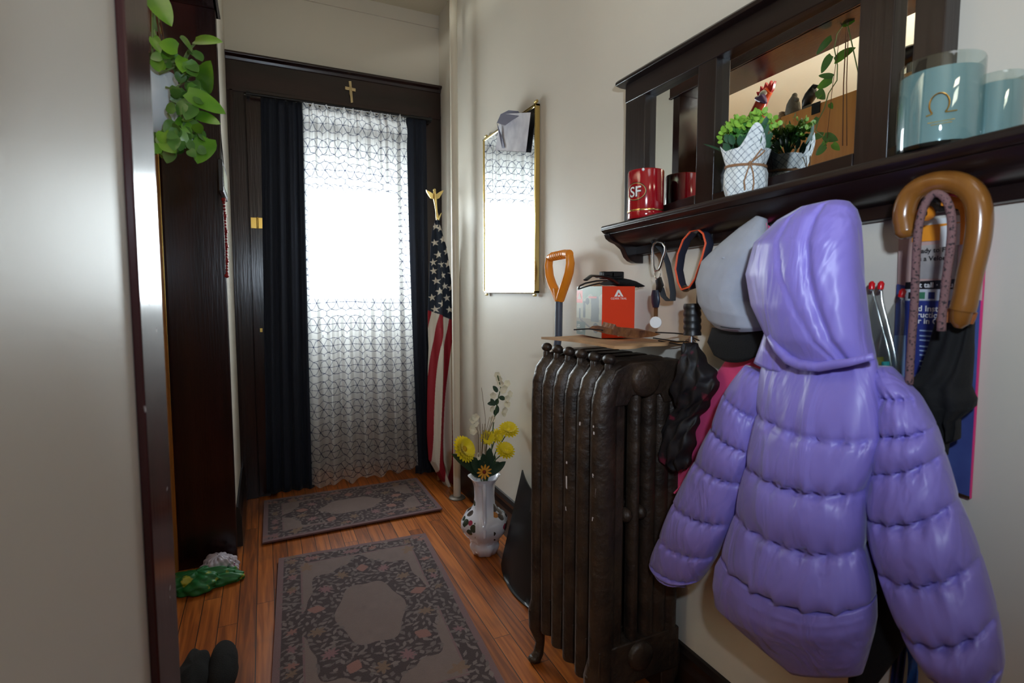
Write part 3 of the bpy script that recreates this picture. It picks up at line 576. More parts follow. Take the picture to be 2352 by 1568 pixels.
for y in (RY0+.005, RY0+PITCH*(NS-1)): leg(y, 1, .732); leg(y, -1, .945)
for (u, v, w_, h_, k) in ((1348, 1085, 7, 12, 0), (1348, 1120, 9, 16, 0), (1346, 1133, 8, 10, 0), (1351, 1186, 6, 12, 0), (1349, 1232, 10, 5, 0), (1351, 975, 7, 6, 0), (1352, 990, 4, 8, 0), (1289, 1100, 4, 34, 2), (1290, 1160, 5, 12, 2), (1321, 968, 4, 10, 1), (1289, 1055, 4, 7, 2), (1345, 1080, 6, 5, 0)):
    yy = RY0+PITCH*k; x = .7005; c = ax(u, v, x); a = .00065*w_; b = .0005*h_; y_ = yy-.012
    dz = lambda: rng.uniform(.6, 1.2)
    def sf(yo, z): q = (yo-yy)/.026; return (xo_-.033*math.sqrt(max(0, 1-q*q))-.0006, yo, z)
    xo_ = .733; y_ = yy-.006
    m = MB(); m.add([sf(y_-a*dz(), c.z-b*dz()), sf(y_+a*dz(), c.z-b*dz()*.8), sf(y_+a*dz()*.9, c.z+b*dz()), sf(y_-a*dz(), c.z+b*dz())], [(0, 3, 2, 1)]); m.build('paint_chip', m_radp, rt_, smooth=0)
# board lying on top of the radiator
bt = lambda u, v: az(u, v, .985)
yb0, yb1 = 1.015, 1.375
nx_, ny_ = 40, 30
A = np.zeros((ny_, nx_, 3))
for j in range(ny_):
    for i in range(nx_):
        s = i/(nx_-1); f = j/(ny_-1); x = .738+s*(.975-.738); y = yb0+f*(yb1-yb0)-(.02*math.sin(s*5)+.012*math.sin(s*13))*(1 if f < .1 else .2)
        A[j, i] = (x, y, .988+.003*math.sin(s*3+f*4)+.004*(1-f))
o = MB().sheet(A, -.007).build('top_board', mat('tan_fibreboard', srgb(190, 148, 104), .7, var=.25, vscale=20), smooth=30); tag(o, 'thin warped tan board lying on top of the radiator', 'board')
# rusty wire ornament on the board
on = lambda u, v, y: ay(u, v, y)
t = thing('garden_stake', 'rusty cut metal ornament with long wire stakes lying on the radiator board', 'ornament', (.86, 1.01, .995))
m = MB(); YW = 1.03
top = [(1378, 762), (1388, 755), (1402, 754), (1409, 757), (1414, 745), (1418, 755), (1432, 753), (1445, 757), (1470, 759), (1495, 761), (1518, 767)]; bot = [(1500, 773), (1470, 776), (1440, 775), (1415, 770), (1395, 767)]
m.prism([on(u, v, YW) for u, v in top+bot], (0, .05, .004)); m.build('ornament_body', mat('rusty_metal', srgb(80, 44, 30), .7, .3, col2=srgb(150, 96, 52), vscale=30, bump=.4, bscale=90), t)
for pts in (((1318, 757), (1350, 755), (1385, 758)), ((1505, 763), (1550, 765), (1598, 770)), ((1500, 776), (1555, 784), (1612, 784)), ((1512, 782), (1560, 791), (1605, 789))):
    MB().tube([on(u, v, YW-.002*i) for i, (u, v) in enumerate(pts)], .0016, 6).build('wire_stake', mat('dark_wire', srgb(50, 44, 42), .5, .6), t)
# camping lantern box
Yb = 1.20; K = ay(1383, 700, Yb); zb0, zb1 = .992, ax(1383, 657, K.x).z
lx_ = ay(1325, 700, Yb); # find left far corner along +y with tilt
th_ = math.radians(-8)
def corner(u, dirv, P):
    d = ray(u, 700); A_ = np.array([[dirv[0], -d.x], [dirv[1], -d.y]]); s_, _ = np.linalg.solve(A_, np.array([-P.x, -P.y])); return s_
dA = Vector((math.sin(th_)*-1, math.cos(th_), 0)); dB = Vector((math.cos(th_), math.sin(th_), 0))
sa, sb = corner(1325, dA, K), corner(1458, dB, K); sa = abs(sa); sb = abs(sb)
t = thing('lantern_box', 'small carton with a photo side and an orange-red side standing on the radiator board', 'box', (K.x, K.y, zb0))
Kz = Vector((K.x, K.y, 0)); c4 = [Kz, Kz+dB*sb, Kz+dB*sb+dA*sa, Kz+dA*sa]
MB().prism([(p.x, p.y, zb0) for p in c4], (0, 0, zb1-zb0)).build('carton', mat('orange_red_card', srgb(226, 62, 26), .45), t, bevel=.0008)
o_ = -dB*.0006; hh = zb1-zb0
def lf(a, b): return Kz+dA*(sa*(1-a))+o_+Vector((0, 0, zb0+hh*b))             # a: 0 left .. 1 right on the photo side
NA, NB = 120, 180; a_, b_ = np.meshgrid(np.linspace(0, 1, NA), np.linspace(0, 1, NB)); C3 = np.zeros((NB, NA, 3)); C3[:] = srgb(150, 148, 124)[:3]
grn = (b_ > .80+.05*np.sin(a_*14)) & (a_ > .25); C3[grn] = srgb(78, 104, 60)[:3]; C3[(b_ < .35)] = srgb(120, 108, 84)[:3]
C3[(np.abs(a_-.70-.05*np.sin(b_*3)) < .15) & (b_ > .30) & (b_ < .80)] = srgb(52, 54, 52)[:3]; C3[(np.hypot((a_-.45)*.9, b_-.70) < .07)] = srgb(40, 42, 44)[:3]
C3[(np.abs(b_-.78) < .02) & (a_ > .5) & (a_ < .8)] = srgb(200, 60, 44)[:3]
C3[(np.abs(a_-.32) < .05) & (b_ > .36) & (b_ < .70)] = srgb(44, 46, 46)[:3]; C3[(np.abs(a_-.14) < .035) & (b_ > .33) & (b_ < .55)] = srgb(40, 42, 42)[:3]
C3[(np.abs(b_-.30+.35*(a_-.2)) < .02) & (a_ > .15) & (a_ < .6)] = srgb(60, 50, 40)[:3]; C3[(np.hypot((a_-.78), (b_-.18)*1.1) < .11)] = srgb(50, 46, 40)[:3]
C3[(a_ < .25) & (b_ > .66) & (b_ < .92)] = srgb(226, 66, 44)[:3]; C3[(a_ < .37) & (b_ < .27)] = srgb(40, 62, 46)[:3]
PTS = np.array([[list(lf(a_[j, i], b_[j, i])) for i in range(NA)] for j in range(NB)])
MB().grid(PTS).build('photo_panel', mat('printed_photo_card', (1, 1, 1, 1), .4, attr=True), t, col=C3.reshape(-1, 3))
m_wt = mat('white_print', srgb(240, 236, 230), .5)
oF = -dA*.0006; F0 = Kz+oF+Vector((0, 0, zb0))
ff = lambda a, b: F0+dB*(sb*a)+Vector((0, 0, hh*b))
m = MB(); m.add([ff(.36, .80), ff(.44, .80), ff(.50, .90), ff(.46, .93)], [(0, 1, 2, 3)]); m.add([ff(.46, .93), ff(.52, .93), ff(.64, .80), ff(.58, .80), ff(.52, .86), ff(.49, .885)], [(0, 1, 2, 3, 4, 5)]); m.add([ff(.46, .80), ff(.55, .80), ff(.53, .83), ff(.48, .83)], [(0, 1, 2, 3)]); mq = MB(); mq.add([ff(.48, .03), ff(.72, .03), ff(.72, .07), ff(.48, .07)], [(0, 1, 2, 3)]); mq.build('white_label', m_wt, t, smooth=0); m.build('emblem_print', m_wt, t, smooth=0)
textmesh('OZARK TRAIL', hh*.055, ff(.50, .745), dB, (0, 0, 1), .0002, align='CENTER').build('lettering', m_wt, t, smooth=0)
textmesh('LED', hh*.09, lf(.03, .15), -dA, (0, 0, 1), .0004).build('lettering', m_wt, t, smooth=0); textmesh('LANTERN', hh*.06, lf(.03, .07), -dA, (0, 0, 1), .0004).build('lettering', m_wt, t, smooth=0)
m = MB(); q = [lf(.04, .74), lf(.21, .74), lf(.125, .88)]; m.add([p+o_*.5 for p in q], [(0, 1, 2)]); m.build('emblem_print', m_wt, t, smooth=0)
# black strap bundle on the box
t = thing('strap_bundle', 'black nylon pouch with looped straps and a buckle lying on top of the small carton', 'strap', tuple(Kz+Vector((.02, .02, zb1))))
bp = lambda u, v, o=.0: ay(u, v, Yb+.02+o)
m = MB(); rows = [[bp(1385+k*9.2, 652-6*math.sin(k/8*PI)**.6) for k in range(9)]]
for s_, zz in ((0, 0), (1, 0)): pass
C_ = [(1392, 652, 5), (1410, 648, 9), (1430, 650, 11), (1450, 653, 9), (1466, 658, 3)]
m.tube([bp(u, v-1) for u, v, r in C_], [(r*.0011, .03) for u, v, r in C_], 16, flat=Vector((0, 0, 1))); m.build('pouch', m_blackcloth, t)
m = MB(); m.tube([bp(u, v, -.03) for u, v in ((1345, 643), (1358, 633), (1378, 634), (1400, 640), (1418, 650))], [(.003, .012)]*5, 8, flat=Vector((0, 0, 1))); m.tube([bp(u, v, -.02) for u, v in ((1372, 636), (1390, 632), (1408, 636), (1422, 634))], [(.003, .012)]*4, 8, flat=Vector((0, 0, 1))); m.build('strap', m_black, t)
m = MB(); m.tube([bp(u, v, -.035) for u, v in ((1328, 664), (1332, 656), (1345, 650), (1370, 645), (1395, 644))], .0022, 6); m.tube([bp(u, v, -.035) for u, v in ((1328, 664), (1340, 660), (1360, 654), (1378, 650))], .0018, 6); m.build('cord', m_black, t); m = MB(); m.tube([bp(u, v, -.02) for u, v in ((1430, 640), (1450, 644), (1462, 650), (1466, 660))], .002, 6); m.build('cord', m_black, t)
m = MB(); a = bp(1385, 641, -.03); b = bp(1402, 624, -.01); m.box((a.x, a.y, a.z), (b.x, b.y, b.z)); a = bp(1405, 640, -.03); b = bp(1424, 624, -.01); m.box((a.x, a.y, a.z), (b.x, b.y, b.z)); m.build('buckle', m_black, t, bevel=.003)
# ------------------------------------------------------------------ snow shovel behind the radiator
t = thing('snow_shovel', 'snow shovel with orange D-grip and black scoop standing behind the radiator', 'shovel', (.90, 1.82, 0))
SX = .945; q = lambda u, v, x=SX: ax(u, v, x)
g0, g1 = q(1284, 690), q(1284, 765)
MB().tube([q(1284, 685), q(1283, 770), Vector((.90, q(1284, 770).y+.06, .44))], .0135, 16).build('shaft', mat('grey_shaft', srgb(78, 88, 104), .35), t)
m_org = mat('orange_grip_plastic', srgb(232, 142, 34), .35)
m = MB(); rr = .0125
m.tube([q(1262, 592), q(1272, 589), q(1285, 586), q(1298, 583), q(1308, 584)], [.013, .015, .014, .015, .016], 14)
for side in ((( 1262, 592), (1260, 610), (1262, 632), (1268, 652), (1277, 672), (1284, 688)), ((1308, 586), (1310, 604), (1307, 626), (1300, 648), (1292, 670), (1286, 688))):
    m.tube([q(u, v) for u, v in side], [(.009, .015), (.009, .017), (.009, .018), (.011, .018), (.014, .017), (.016, .016)], 12, flat=Vector((0, 1, 0)))
for i in range(7): c = q(1270+i*4.5, 589-i*.9); m.tube([c-Vector((0, .002, 0)), c+Vector((0, .002, 0))], .0162, 14)
m.tube([q(1284, 662), q(1284, 692)], [.022, .0155], 16); m.build('d_grip', m_org, t, smooth=60)
m = MB(); n_, k_ = 14, 20; A = np.zeros((n_, k_, 3))
for i in range(n_):
    for j in range(k_):
        f = i/(n_-1); s = j/(k_-1)*2-1
        A[i, j] = (.80+.12*f+.045*s*s, 1.70+.215*s+.05*f*s, .008+.36*f-.03*(1-s*s)*(f > .01))
m.sheet(A, .005).build('scoop', m_black, t, smooth=60)
m = MB(); m.tube([(.90, g1.y+.06, .46), (.89, 1.70, .30)], .020, 12); m.build('socket', m_black, t)
# ------------------------------------------------------------------ wall mirror with paper
GX = .968; c = [ax(1110, 672, GX), ax(1230, 673, GX), ax(1228, 230, GX), ax(1110, 325, GX)]
y1_, y0_ = c[0].y, (c[1].y+c[2].y)/2; z0_, z1_ = (c[0].z+c[1].z)/2, (c[2].z+c[3].z)/2
t = thing('wall_mirror', 'tall narrow gold-framed mirror on the right wall beyond the radiator', 'mirror', (RX, (y0_+y1_)/2, z0_))
B((GX+.004, y0_+.006, z0_+.006), (RX-.002, y1_-.006, z1_-.006)).build('mirror_glass', m_mirror, t, smooth=0)
m = MB(); w_ = .010
m.box((GX, y0_, z0_), (RX-.001, y0_+w_, z1_)); m.box((GX, y1_-w_, z0_), (RX-.001, y1_, z1_)); m.box((GX, y0_, z0_), (RX-.001, y1_, z0_+w_)); m.box((GX, y0_, z1_-w_), (RX-.001, y1_, z1_)); m.build('frame', m_gold, t, bevel=.002)
for yy, zz, dz in ((y0_+.02, z0_, -.008), (y1_-.02, z0_, -.008), (y0_+.012, z1_, .01), (y1_-.02, z1_, .01)):
    MB().tube([(RX-.012, yy-.008, zz+dz), (RX-.012, yy+.008, zz+dz)], .006, 8).build('mounting_clip', m_gold, t)
g = lambda u, v, o=0: ax(u, v, GX-.004-o)
t = thing('paper_slip', 'grey paper slip with folded corner tucked into the top of the gold mirror', 'paper', tuple(g(1180, 345)))
A = np.zeros((14, 10, 3))
for i in range(14):
    for j in range(10):
        f = i/13; s = j/9; p_ = g(1138+(1208-1138)*s+12*(1-f)*.9, 345-(345-262)*(1-f)*1.0+s*4+(-8*s*(1-f)), .004+.025*(1-f)**2*(1-s)); A[i, j] = p_
MB().sheet(A, .0008).build('paper_sheet', mat('grey_paper', srgb(170, 168, 178), .8, col2=srgb(214, 212, 216), vscale=14), t)
m = MB(); m.prism([g(1141, 282, .03), g(1150, 262, .03), g(1168, 253, .02), g(1190, 255, .01), g(1196, 264, .01), g(1178, 274, .02), g(1160, 288, .03)], (.001, 0, 0)); m.prism([g(1141, 282, .031), g(1147, 298, .02), g(1155, 322, .01), g(1159, 340, .008), g(1153, 340, .008), g(1148, 318, .01)], (.001, 0, 0)); m.build('folded_flap', mat('dark_fold_paper', srgb(120, 120, 140), .7), t)
# ------------------------------------------------------------------ hall shelf with mirror, hooks below
FXF = .945                                                          # face of the mirror frame
zs = lambda y: 1.300+(1.26-y)*.030                                  # shelf top (it hangs a little out of level)
YL, YR = 1.262, -.10                                                 # shelf runs on to the right past the frame of the photo
t = thing('mirror_shelf', 'long dark wooden wall shelf with framed mirror above and hook rail below', 'shelf', (RX, .6, 1.22)); SH = t
XF = .862
m = MB(); prof = [(XF, .0), (XF-.003, -.004), (XF-.003, -.012), (XF+.004, -.018), (XF+.012, -.022), (RX-.002, -.022), (RX-.002, 0)]
m.prism([(x, YL-.01, zs(YL)+z) for x, z in prof], (0, YR-YL, zs(YR)-zs(YL))); m.build('shelf_board', m_shelf, t, bevel=.001)
m = MB(); prof = [(XF+.010, -.022), (XF+.020, -.034), (XF+.040, -.046), (XF+.055, -.052), (.965, -.055), (.965, -.022)]
m.prism([(x, YL-.02, zs(YL)+z) for x, z in prof], (0, YR-YL+.01, zs(YR)-zs(YL))); m.build('cove_moulding', m_shelf, t, bevel=.001)
hb = lambda y: 1.222+(1.27-y)*.022
m = MB(); m.prism([(.962, YL-.03, zs(YL)-.02), (.962, YL-.03, hb(YL)), (RX-.002, YL-.03, hb(YL)), (RX-.002, YL-.03, zs(YL)-.02)], (0, YR-YL+.03, (zs(YR)-zs(YL)))); HR = m.build('hook_rail', m_shelf, t, bevel=.002)
m = MB(); z0 = zs(YL)-.022; prof = [(XF+.004, 0), (XF+.010, -.012), (XF+.022, -.020), (XF+.040, -.026), (XF+.060, -.040), (XF+.072, -.062), (XF+.084, -.072), (.962, -.078), (RX-.002, -.078), (RX-.002, 0)]
m.prism([(x, YL-.036, z0+z) for x, z in prof], (0, .022, 0)); m.build('end_bracket', m_shelf, t, bevel=.001)
# mirror frame above the shelf
FY0, FY1, FZ1 = .478, 1.262, 1.700
ym = [ax(u, 300, FXF).y for u in (1480, 1600, 1641, 1962, 2040, 2086)]
fb = lambda y: zs(y)
m = MB()
def vert(a, b): m.prism([(FXF, a, fb(a)), (FXF, b, fb(b)), (FXF, b, FZ1), (FXF, a, FZ1)], (RX-.004-FXF, 0, 0))
for a, b in ((FY1, ym[0]), (ym[1], ym[2]), (ym[3], ym[4]), (ym[5], FY0)): m = MB(); vert(a, b); m.build('frame_stile', m_shelfv, t, bevel=.002)
m = MB(); m.box((FXF-.002, FY0, FZ1-.052), (RX-.004, FY1, FZ1)); FR = m.build('frame_rail', m_shelf, t, bevel=.002)
for a, b in ((ym[0], ym[1]), (ym[2], ym[3]), (ym[4], ym[5])): m = MB(); m.prism([(FXF-.001, a, fb(a)), (FXF-.001, b, fb(b)), (FXF-.001, b, fb(b)+.042), (FXF-.001, a, fb(a)+.034)], (RX-.004-FXF, 0, 0)); m.build('frame_rail', m_shelf, t, bevel=.002)
m = MB(); m.prism([(FXF-.022, FY0-.02, FZ1), (FXF-.022, FY0-.02, FZ1+.008), (FXF-.014, FY0-.02, FZ1+.016), (RX-.004, FY0-.02, FZ1+.016), (RX-.004, FY0-.02, FZ1-.004), (FXF-.004, FY0-.02, FZ1-.004)], (0, FY1-FY0+.04, 0)); m.build('crown_moulding', m_shelf, t, bevel=.001)
for a, b in ((ym[0], ym[1]), (ym[2], ym[3]), (ym[4], ym[5])): 
    mc = Vector((MX, (a+b)/2, 0)); hw = (a-b)/2+.006; tv = Vector((math.sin(MA), math.cos(MA), 0)); q = [mc-tv*hw, mc+tv*hw]; MB().prism([(q[0].x, q[0].y, 1.33), (q[1].x, q[1].y, 1.33), (q[1].x, q[1].y, FZ1-.045), (q[0].x, q[0].y, FZ1-.045)], (.005, 0, 0)).build('mirror_pane', m_mirror, FR, smooth=0)
hooks = []
def hook(u, v):
    c = ax(u, v, .935); m = MB(); y, z = c.y, c.z
    m.tube([(.962, y, z-.012), (.950, y, z-.016), (.935, y, z-.014), (.926, y, z-.004), (.926, y, z+.008)], [.004, .004, .004, .004, .005], 8); m.ball((.926, y, z+.010), .006, 8, 6); m.tube([(.962, y, z+.02), (.952, y, z+.026), (.942, y, z+.036)], [.004, .004, .005], 8)
    m.prism([(.962, y-.008, z-.028), (.962, y+.008, z-.028), (.962, y+.008, z+.032), (.962, y-.008, z+.032)], (-.003, 0, 0)); m.build('coat_hook', m_darkgrey, HR, bevel=.0008); return c
for u, v in ((1505, 553), (1612, 535), (1745, 500), (1895, 470), (2150, 440)): hooks.append(hook(u, v))
# ------------------------------------------------------------------ things on the shelf
def base_on_shelf(u, x): p = ax(u, 400, x); return Vector((x, p.y, zs(p.y)+.0005))
# red cup
cb = base_on_shelf(1484, .902); m_red = mat('red_glossy_cup', srgb(150, 12, 26), .12, coat=.5)
t = thing('red_cup', 'glossy red cup with an oval SF football emblem at the left end of the shelf', 'cup', cb)
CR, CH = .0455, .122
MB().lathe([(.0, 0), (CR-.002, 0), (CR, .004), (CR, .018), (CR-.001, .02)], cb, 40).build('cup_base', m_red, t)
MB().lathe([(CR+.0005, .018), (CR+.001, .020), (CR+.0005, .022)], cb, 40).build('gold_band', m_gold, t)
MB().lathe([(CR-.001, .021), (CR, .024), (CR, CH-.003), (CR-.0015, CH), (CR-.004, CH), (CR-.004, .03), (0, .03)], cb, 40).build('cup_wall', m_red, t); CW = bpy.context.scene.objects['cup_wall']
def on_cup(x, z, off, a0): a = a0 + x/CR; return (cb.x+(CR+off)*math.cos(a), cb.y+(CR+off)*math.sin(a), cb.z+z)
def oval(a0, zc, rx, rz, off, matr, name, inner=0):
    m = MB(); n = 40; m.v = [P3(on_cup(rx*math.cos(2*PI*k/n), zc+rz*math.sin(2*PI*k/n), off, a0)) for k in range(n)]
    i0 = len(m.v)
    for q in (.66, .33): m.v += [P3(on_cup(q*rx*math.cos(2*PI*k/n), zc+q*rz*math.sin(2*PI*k/n), off, a0)) for k in range(n)]
    m.v.append(P3(on_cup(0, zc, off, a0)))
    for r in range(2): m.f += [(r*n+k, r*n+(k+1) % n, (r+1)*n+(k+1) % n, (r+1)*n+k) for k in range(n)]
    m.f += [(2*n+k, 2*n+(k+1) % n, 3*n) for k in range(n)]
    return m.build(name, matr, CW, smooth=180)
m_emb = mat('emblem_gold', srgb(196, 170, 110), .3, .6); m_embk = mat('emblem_black', srgb(24, 18, 18), .3)
for a0 in (math.radians(196), math.radians(70)):
    oval(a0, .066, .030, .023, .0004, m_embk, 'emblem_outline'); oval(a0, .066, .0283, .0213, .0006, m_emb, 'emblem_ring'); oval(a0, .066, .0265, .0197, .0008, m_red, 'emblem_field')
    for txt, off, mt, bo in (('SF', .0010, m_embk, .05), ('SF', .0012, m_white, .012)): textmesh(txt, .036, (0, 0, 0), (1, 0, 0), (0, 0, 1), fn=lambda x, y, o=off, a=a0: on_cup(x, y+.0535, o, a), align='CENTER', bold=bo).build('emblem_letters', mt, CW, smooth=0)
q = Vector((cb.x, cb.y, cb.z+CH-.004)); m = MB(); a = math.radians(222); m.ball((q.x+CR*math.cos(a), q.y+CR*math.sin(a), q.z), (.004, .004, .004), 8, 6); m.build('rim_dot', m_white, t)
# wrapped little plant
pb_ = base_on_shelf(1712, .905); m_gr = [mat('bright_leaf', srgb(140, 190, 66), .5, var=.3, vscale=60), mat('mid_leaf', srgb(70, 130, 52), .5, var=.3, vscale=60), mat('blue_green_leaf', srgb(40, 82, 56), .5)]
t = thing('potted_plant', 'small artificial green plant wrapped in blue checked white cloth tied with twine', 'plant', pb_)
def check_mat():
    m = bpy.data.materials.new('checked_cloth'); m.use_nodes = True; N, L = nodes(m); b = N['Principled BSDF']; b.inputs['Roughness'].default_value = .8
    at = N.new('ShaderNodeAttribute'); at.attribute_name = 'Col'; L.new(at.outputs['Color'], b.inputs['Base Color']); return m
m_chk = check_mat()
def wrap():
    n, k = 150, 220; A = np.zeros((n, k, 3)); U = np.zeros((n, k)); V = np.zeros((n, k))
    for j in range(k):
        a = 2*PI*j/k
        top = .090+.030*max(0, math.cos(2*(a-math.radians(238)))**3 if math.cos(2*(a-math.radians(238))) > 0 else 0)+.016*max(0, math.sin(a*3+1))
        for i in range(n):
            f = i/(n-1); z = f*top
            r = .040+.004*math.sin(f*PI*1.4) if z < .058 else .040
            r = np.interp(z, [0, .02, .045, .060, .075, .10, .14], [.036, .042, .042, .0365, .041, .047, .055])
            r *= 1+.03*math.sin(a*9+z*40)*(.3+min(1, abs(z-.06)*20))+.03*math.sin(a*4+2+z*25)
            A[i, j] = (pb_.x+r*math.cos(a), pb_.y+r*math.sin(a), pb_.z+z); U[i, j] = a*.042; V[i, j] = z
    s_ = .0112; c = np.abs(np.mod((U*.83+V*.7)/s_, 1)-.5) >.455; d = np.abs(np.mod((V*.83-U*.7)/s_, 1)-.5) > .455
    C3 = np.where((c | d)[..., None], np.array(srgb(66, 86, 110)[:3]), np.array(srgb(226, 232, 232)[:3]))
    return MB().grid(A).build('checked_wrap', m_chk, t, smooth=180, col=C3.reshape(-1, 3))
wrap()
MB().lathe([(0, 0), (.034, 0), (.037, .09), (0, .085)], pb_, 20).build('pot', m_black, t)
m = MB(); ring = [(pb_.x+.0395*math.cos(a)*1.0, pb_.y+.0395*math.sin(a), pb_.z+.058+.003*math.sin(a)) for a in np.linspace(0, 2*PI, 40)[:-1]]; m.tube(ring, .0016, 6, closed=True); m.tube([(p[0], p[1], p[2]+.0025) for p in ring], .0012, 6, closed=True)
fa = math.radians(232); fdir = Vector((math.cos(fa), math.sin(fa), 0)); fs_ = Vector((-math.sin(fa), math.cos(fa), 0)); kn = pb_+fdir*.044+Vector((0, 0, .058))
m.ball(kn, .004, 8, 6)
for pts in ([(0, 0), (-.010, .008), (-.020, .016), (-.026, .022), (-.020, .026), (-.014, .018), (-.004, .004)], [(0, 0), (-.006, -.02), (-.008, -.04), (-.006, -.055)], [(0, 0), (.006, -.02), (.010, -.035), (.008, -.052)]): m.tube([kn+fs_*(-a_)+Vector((0, 0, b_))+fdir*.001 for a_, b_ in pts], .0014, 6)
m.build('twine', mat('jute_twine', srgb(150, 112, 80), .9), t)
lm = [MB(), MB(), MB()]
for k in range(120):
    a = rng.uniform(0, 2*PI); ph = rng.uniform(.15, 1.1); R_ = rng.uniform(.035, .066); base = pb_+Vector((0, 0, .089))
    c = base+Vector((math.cos(a)*math.sin(ph)*R_*.72, math.sin(a)*math.sin(ph)*R_*1.25, math.cos(ph)*R_*1.05+.006))
    if c.x > .934: c.x = .934-rng.uniform(0, .012)
    q = lm[0 if R_ > .045 else (1 if R_ > .035 else 2)]
    if k % 3 == 0: lm[1].tube([base, (base+c)/2+Vector((0, 0, .006)), c], .0009, 4)
    for z in range(3):
        d = Vector((rng.uniform(-1, .4), rng.uniform(-1, 1), rng.uniform(-.2, 1))).normalized()*rng.uniform(.009, .014); cc_ = c+Vector((rng.uniform(-.005, .005), rng.uniform(-.008, .008), rng.uniform(-.005, .005))); leafm(q, cc_, cc_+d, .010, (-.5, -.8, .3))
for k in range(40):
    a = rng.uniform(0, 2*PI); c = pb_+Vector((math.cos(a)*.030, math.sin(a)*.036, rng.uniform(.085, .11))); leafm(lm[2], c, c+Vector((math.cos(a)*.01, math.sin(a)*.016, .018)), .014, (-1, -.3, 0))
P_ = lambda u, v, x=.90: ax(u, v, x)
leafm(lm[2], P_(1682, 360), P_(1618, 321, .88), .012); leafm(lm[2], P_(1750, 325), P_(1768, 285, .90), .014); leafm(lm[2], P_(1745, 300, .89), P_(1770, 262, .90), .012)
for q, mt, nm in zip(lm, m_gr, ('tip_leaves', 'leaf_sprigs', 'inner_leaves')):
    q.v = [(min(p[0], .9415), p[1], p[2]) for p in q.v]; q.build(nm, mt, t, smooth=180)
# candle jars
m_jar = mat('teal_wax', srgb(142, 164, 164), .5, coat=.3); m_jglass = glassy('jar_glass', (.86, .93, .93, 1), .90, .03)
def jar(label, u, x, R_, H_, logo=True):
    c = base_on_shelf(u, x); t = thing('candle_jar', label, 'candle', c, None)
    MB().lathe([(0, 0), (R_*.96, 0), (R_, .005), (R_, H_-.004), (R_-.0015, H_), (R_-.0012, H_-.001), (R_-.0012, .0055), (0, .0055)], c, 48).build('jar', m_jglass, t)
    MB().lathe([(0, .006), (R_-.0025, .006), (R_-.0018, .012), (R_-.0018, H_*.86), (R_*.8, H_*.845), (0, H_*.84)], c, 48).build('wax', m_jar, t)
    MB().tube([c+Vector((0, 0, H_*.83)), c+Vector((0, 0, H_*.90))], .001, 6).build('wick', m_white, t)
    if logo:
        a0 = math.radians(207); f = lambda x_, z_: (c.x+(R_+.0004)*math.cos(a0+x_/R_), c.y+(R_+.0004)*math.sin(a0+x_/R_), c.z+z_)
        m = MB(); m.tube([f(.011*math.cos(q), H_*.44+.015*math.sin(q)) for q in np.linspace(-.9, 4.0, 20)], .0010, 5); m.tube([f(-.014, H_*.33), f(-.007, H_*.345)], .001, 5); m.tube([f(.007, H_*.345), f(.02, H_*.35)], .001, 5); m.tube([f(-.012, H_*.25), f(.018, H_*.26)], .0006, 5); m.tube([f(-.008, H_*.22), f(.015, H_*.23)], .0005, 5); m.build('gilt_mark', m_brass, t)
jar('large pale teal candle in a glass jar with a gilt arch mark, on the shelf', 2148, .905, .0505, .125)
jar('smaller pale teal candle jar behind the large one at the right end of the shelf', 2276, .948, .031, .095, False)
# ------------------------------------------------------------------ hanging plant in the opening
pc = ay(331, 225, 1.35); m_pot = mat('white_glazed_pot', srgb(214, 222, 232), .15, coat=.5)
t = thing('hanging_pothos', 'trailing green pothos in a white hanging pot in the dark wood opening at left', 'plant', (pc.x, pc.y, pc.z-.06))
pz = pc.z-.075; R_ = .064
MB().lathe([(0, 0), (.03, 0), (.045, .01), (.058, .035), (.064, .07), (.064, .10), (.061, .125), (.057, .125), (.058, .10), (0, .09)], (pc.x, pc.y, pz), 32).build('pot', m_pot, t, smooth=60)
MB().lathe([(.0565, .118), (.0615, .127), (.0615, .132), (.056, .132), (.055, .12), (0, .12)], (pc.x, pc.y, pz), 32).build('pot_rim', mat('terracotta_rim', srgb(104, 54, 44), .6), t)
m = MB()
for k in range(4):
    a = PI/4+k*PI/2; m.tube([(pc.x, pc.y, OZ), (pc.x+.02*math.cos(a), pc.y+.02*math.sin(a), pz+.40), (pc.x+.063*math.cos(a), pc.y+.063*math.sin(a), pz+.13)], .0018, 5)
m.tube([(pc.x, pc.y, OZ-.03), (pc.x, pc.y, OZ)], .006, 8); m.build('hanger_cords', mat('brown_cord', srgb(96, 66, 48), .9), t)
m_poth = mat('pothos_leaf', srgb(106, 154, 40), .32, col2=srgb(70, 122, 32), vscale=16, thr=(.3, .7)); m_pothd = mat('pothos_dark_leaf', srgb(78, 122, 52), .35, var=.3, vscale=16); m_vine = mat('pothos_vine', srgb(104, 124, 70), .6)
D = lambda u, v, y=1.30: ay(u, v, y)
lv = MB(); ld = MB(); vi = MB()
for u, v, u2, v2, w_ in ((352, -12, 388, 47, 40), (408, 112, 364, 98, 34), (444, 120, 420, 84, 36), (448, 93, 503, 88, 26), (430, 140, 452, 177, 28), (468, 205, 476, 142, 42), (430, 212, 516, 256, 36), (450, 262, 502, 280, 24), (425, 283, 438, 306, 20), (450, 284, 462, 310, 20), (478, 318, 452, 372, 44), (352, 84, 366, 116, 20), (399, 300, 430, 340, 34), (372, 320, 400, 346, 34)):
    p = D(u, v, 1.27+rng.uniform(-.03, .03)); q = D(u2, v2, 1.27+rng.uniform(-.05, .0)); leafm(lv, p, q, w_*1.25/FPX, (-.1, -1, .2), heart=True)
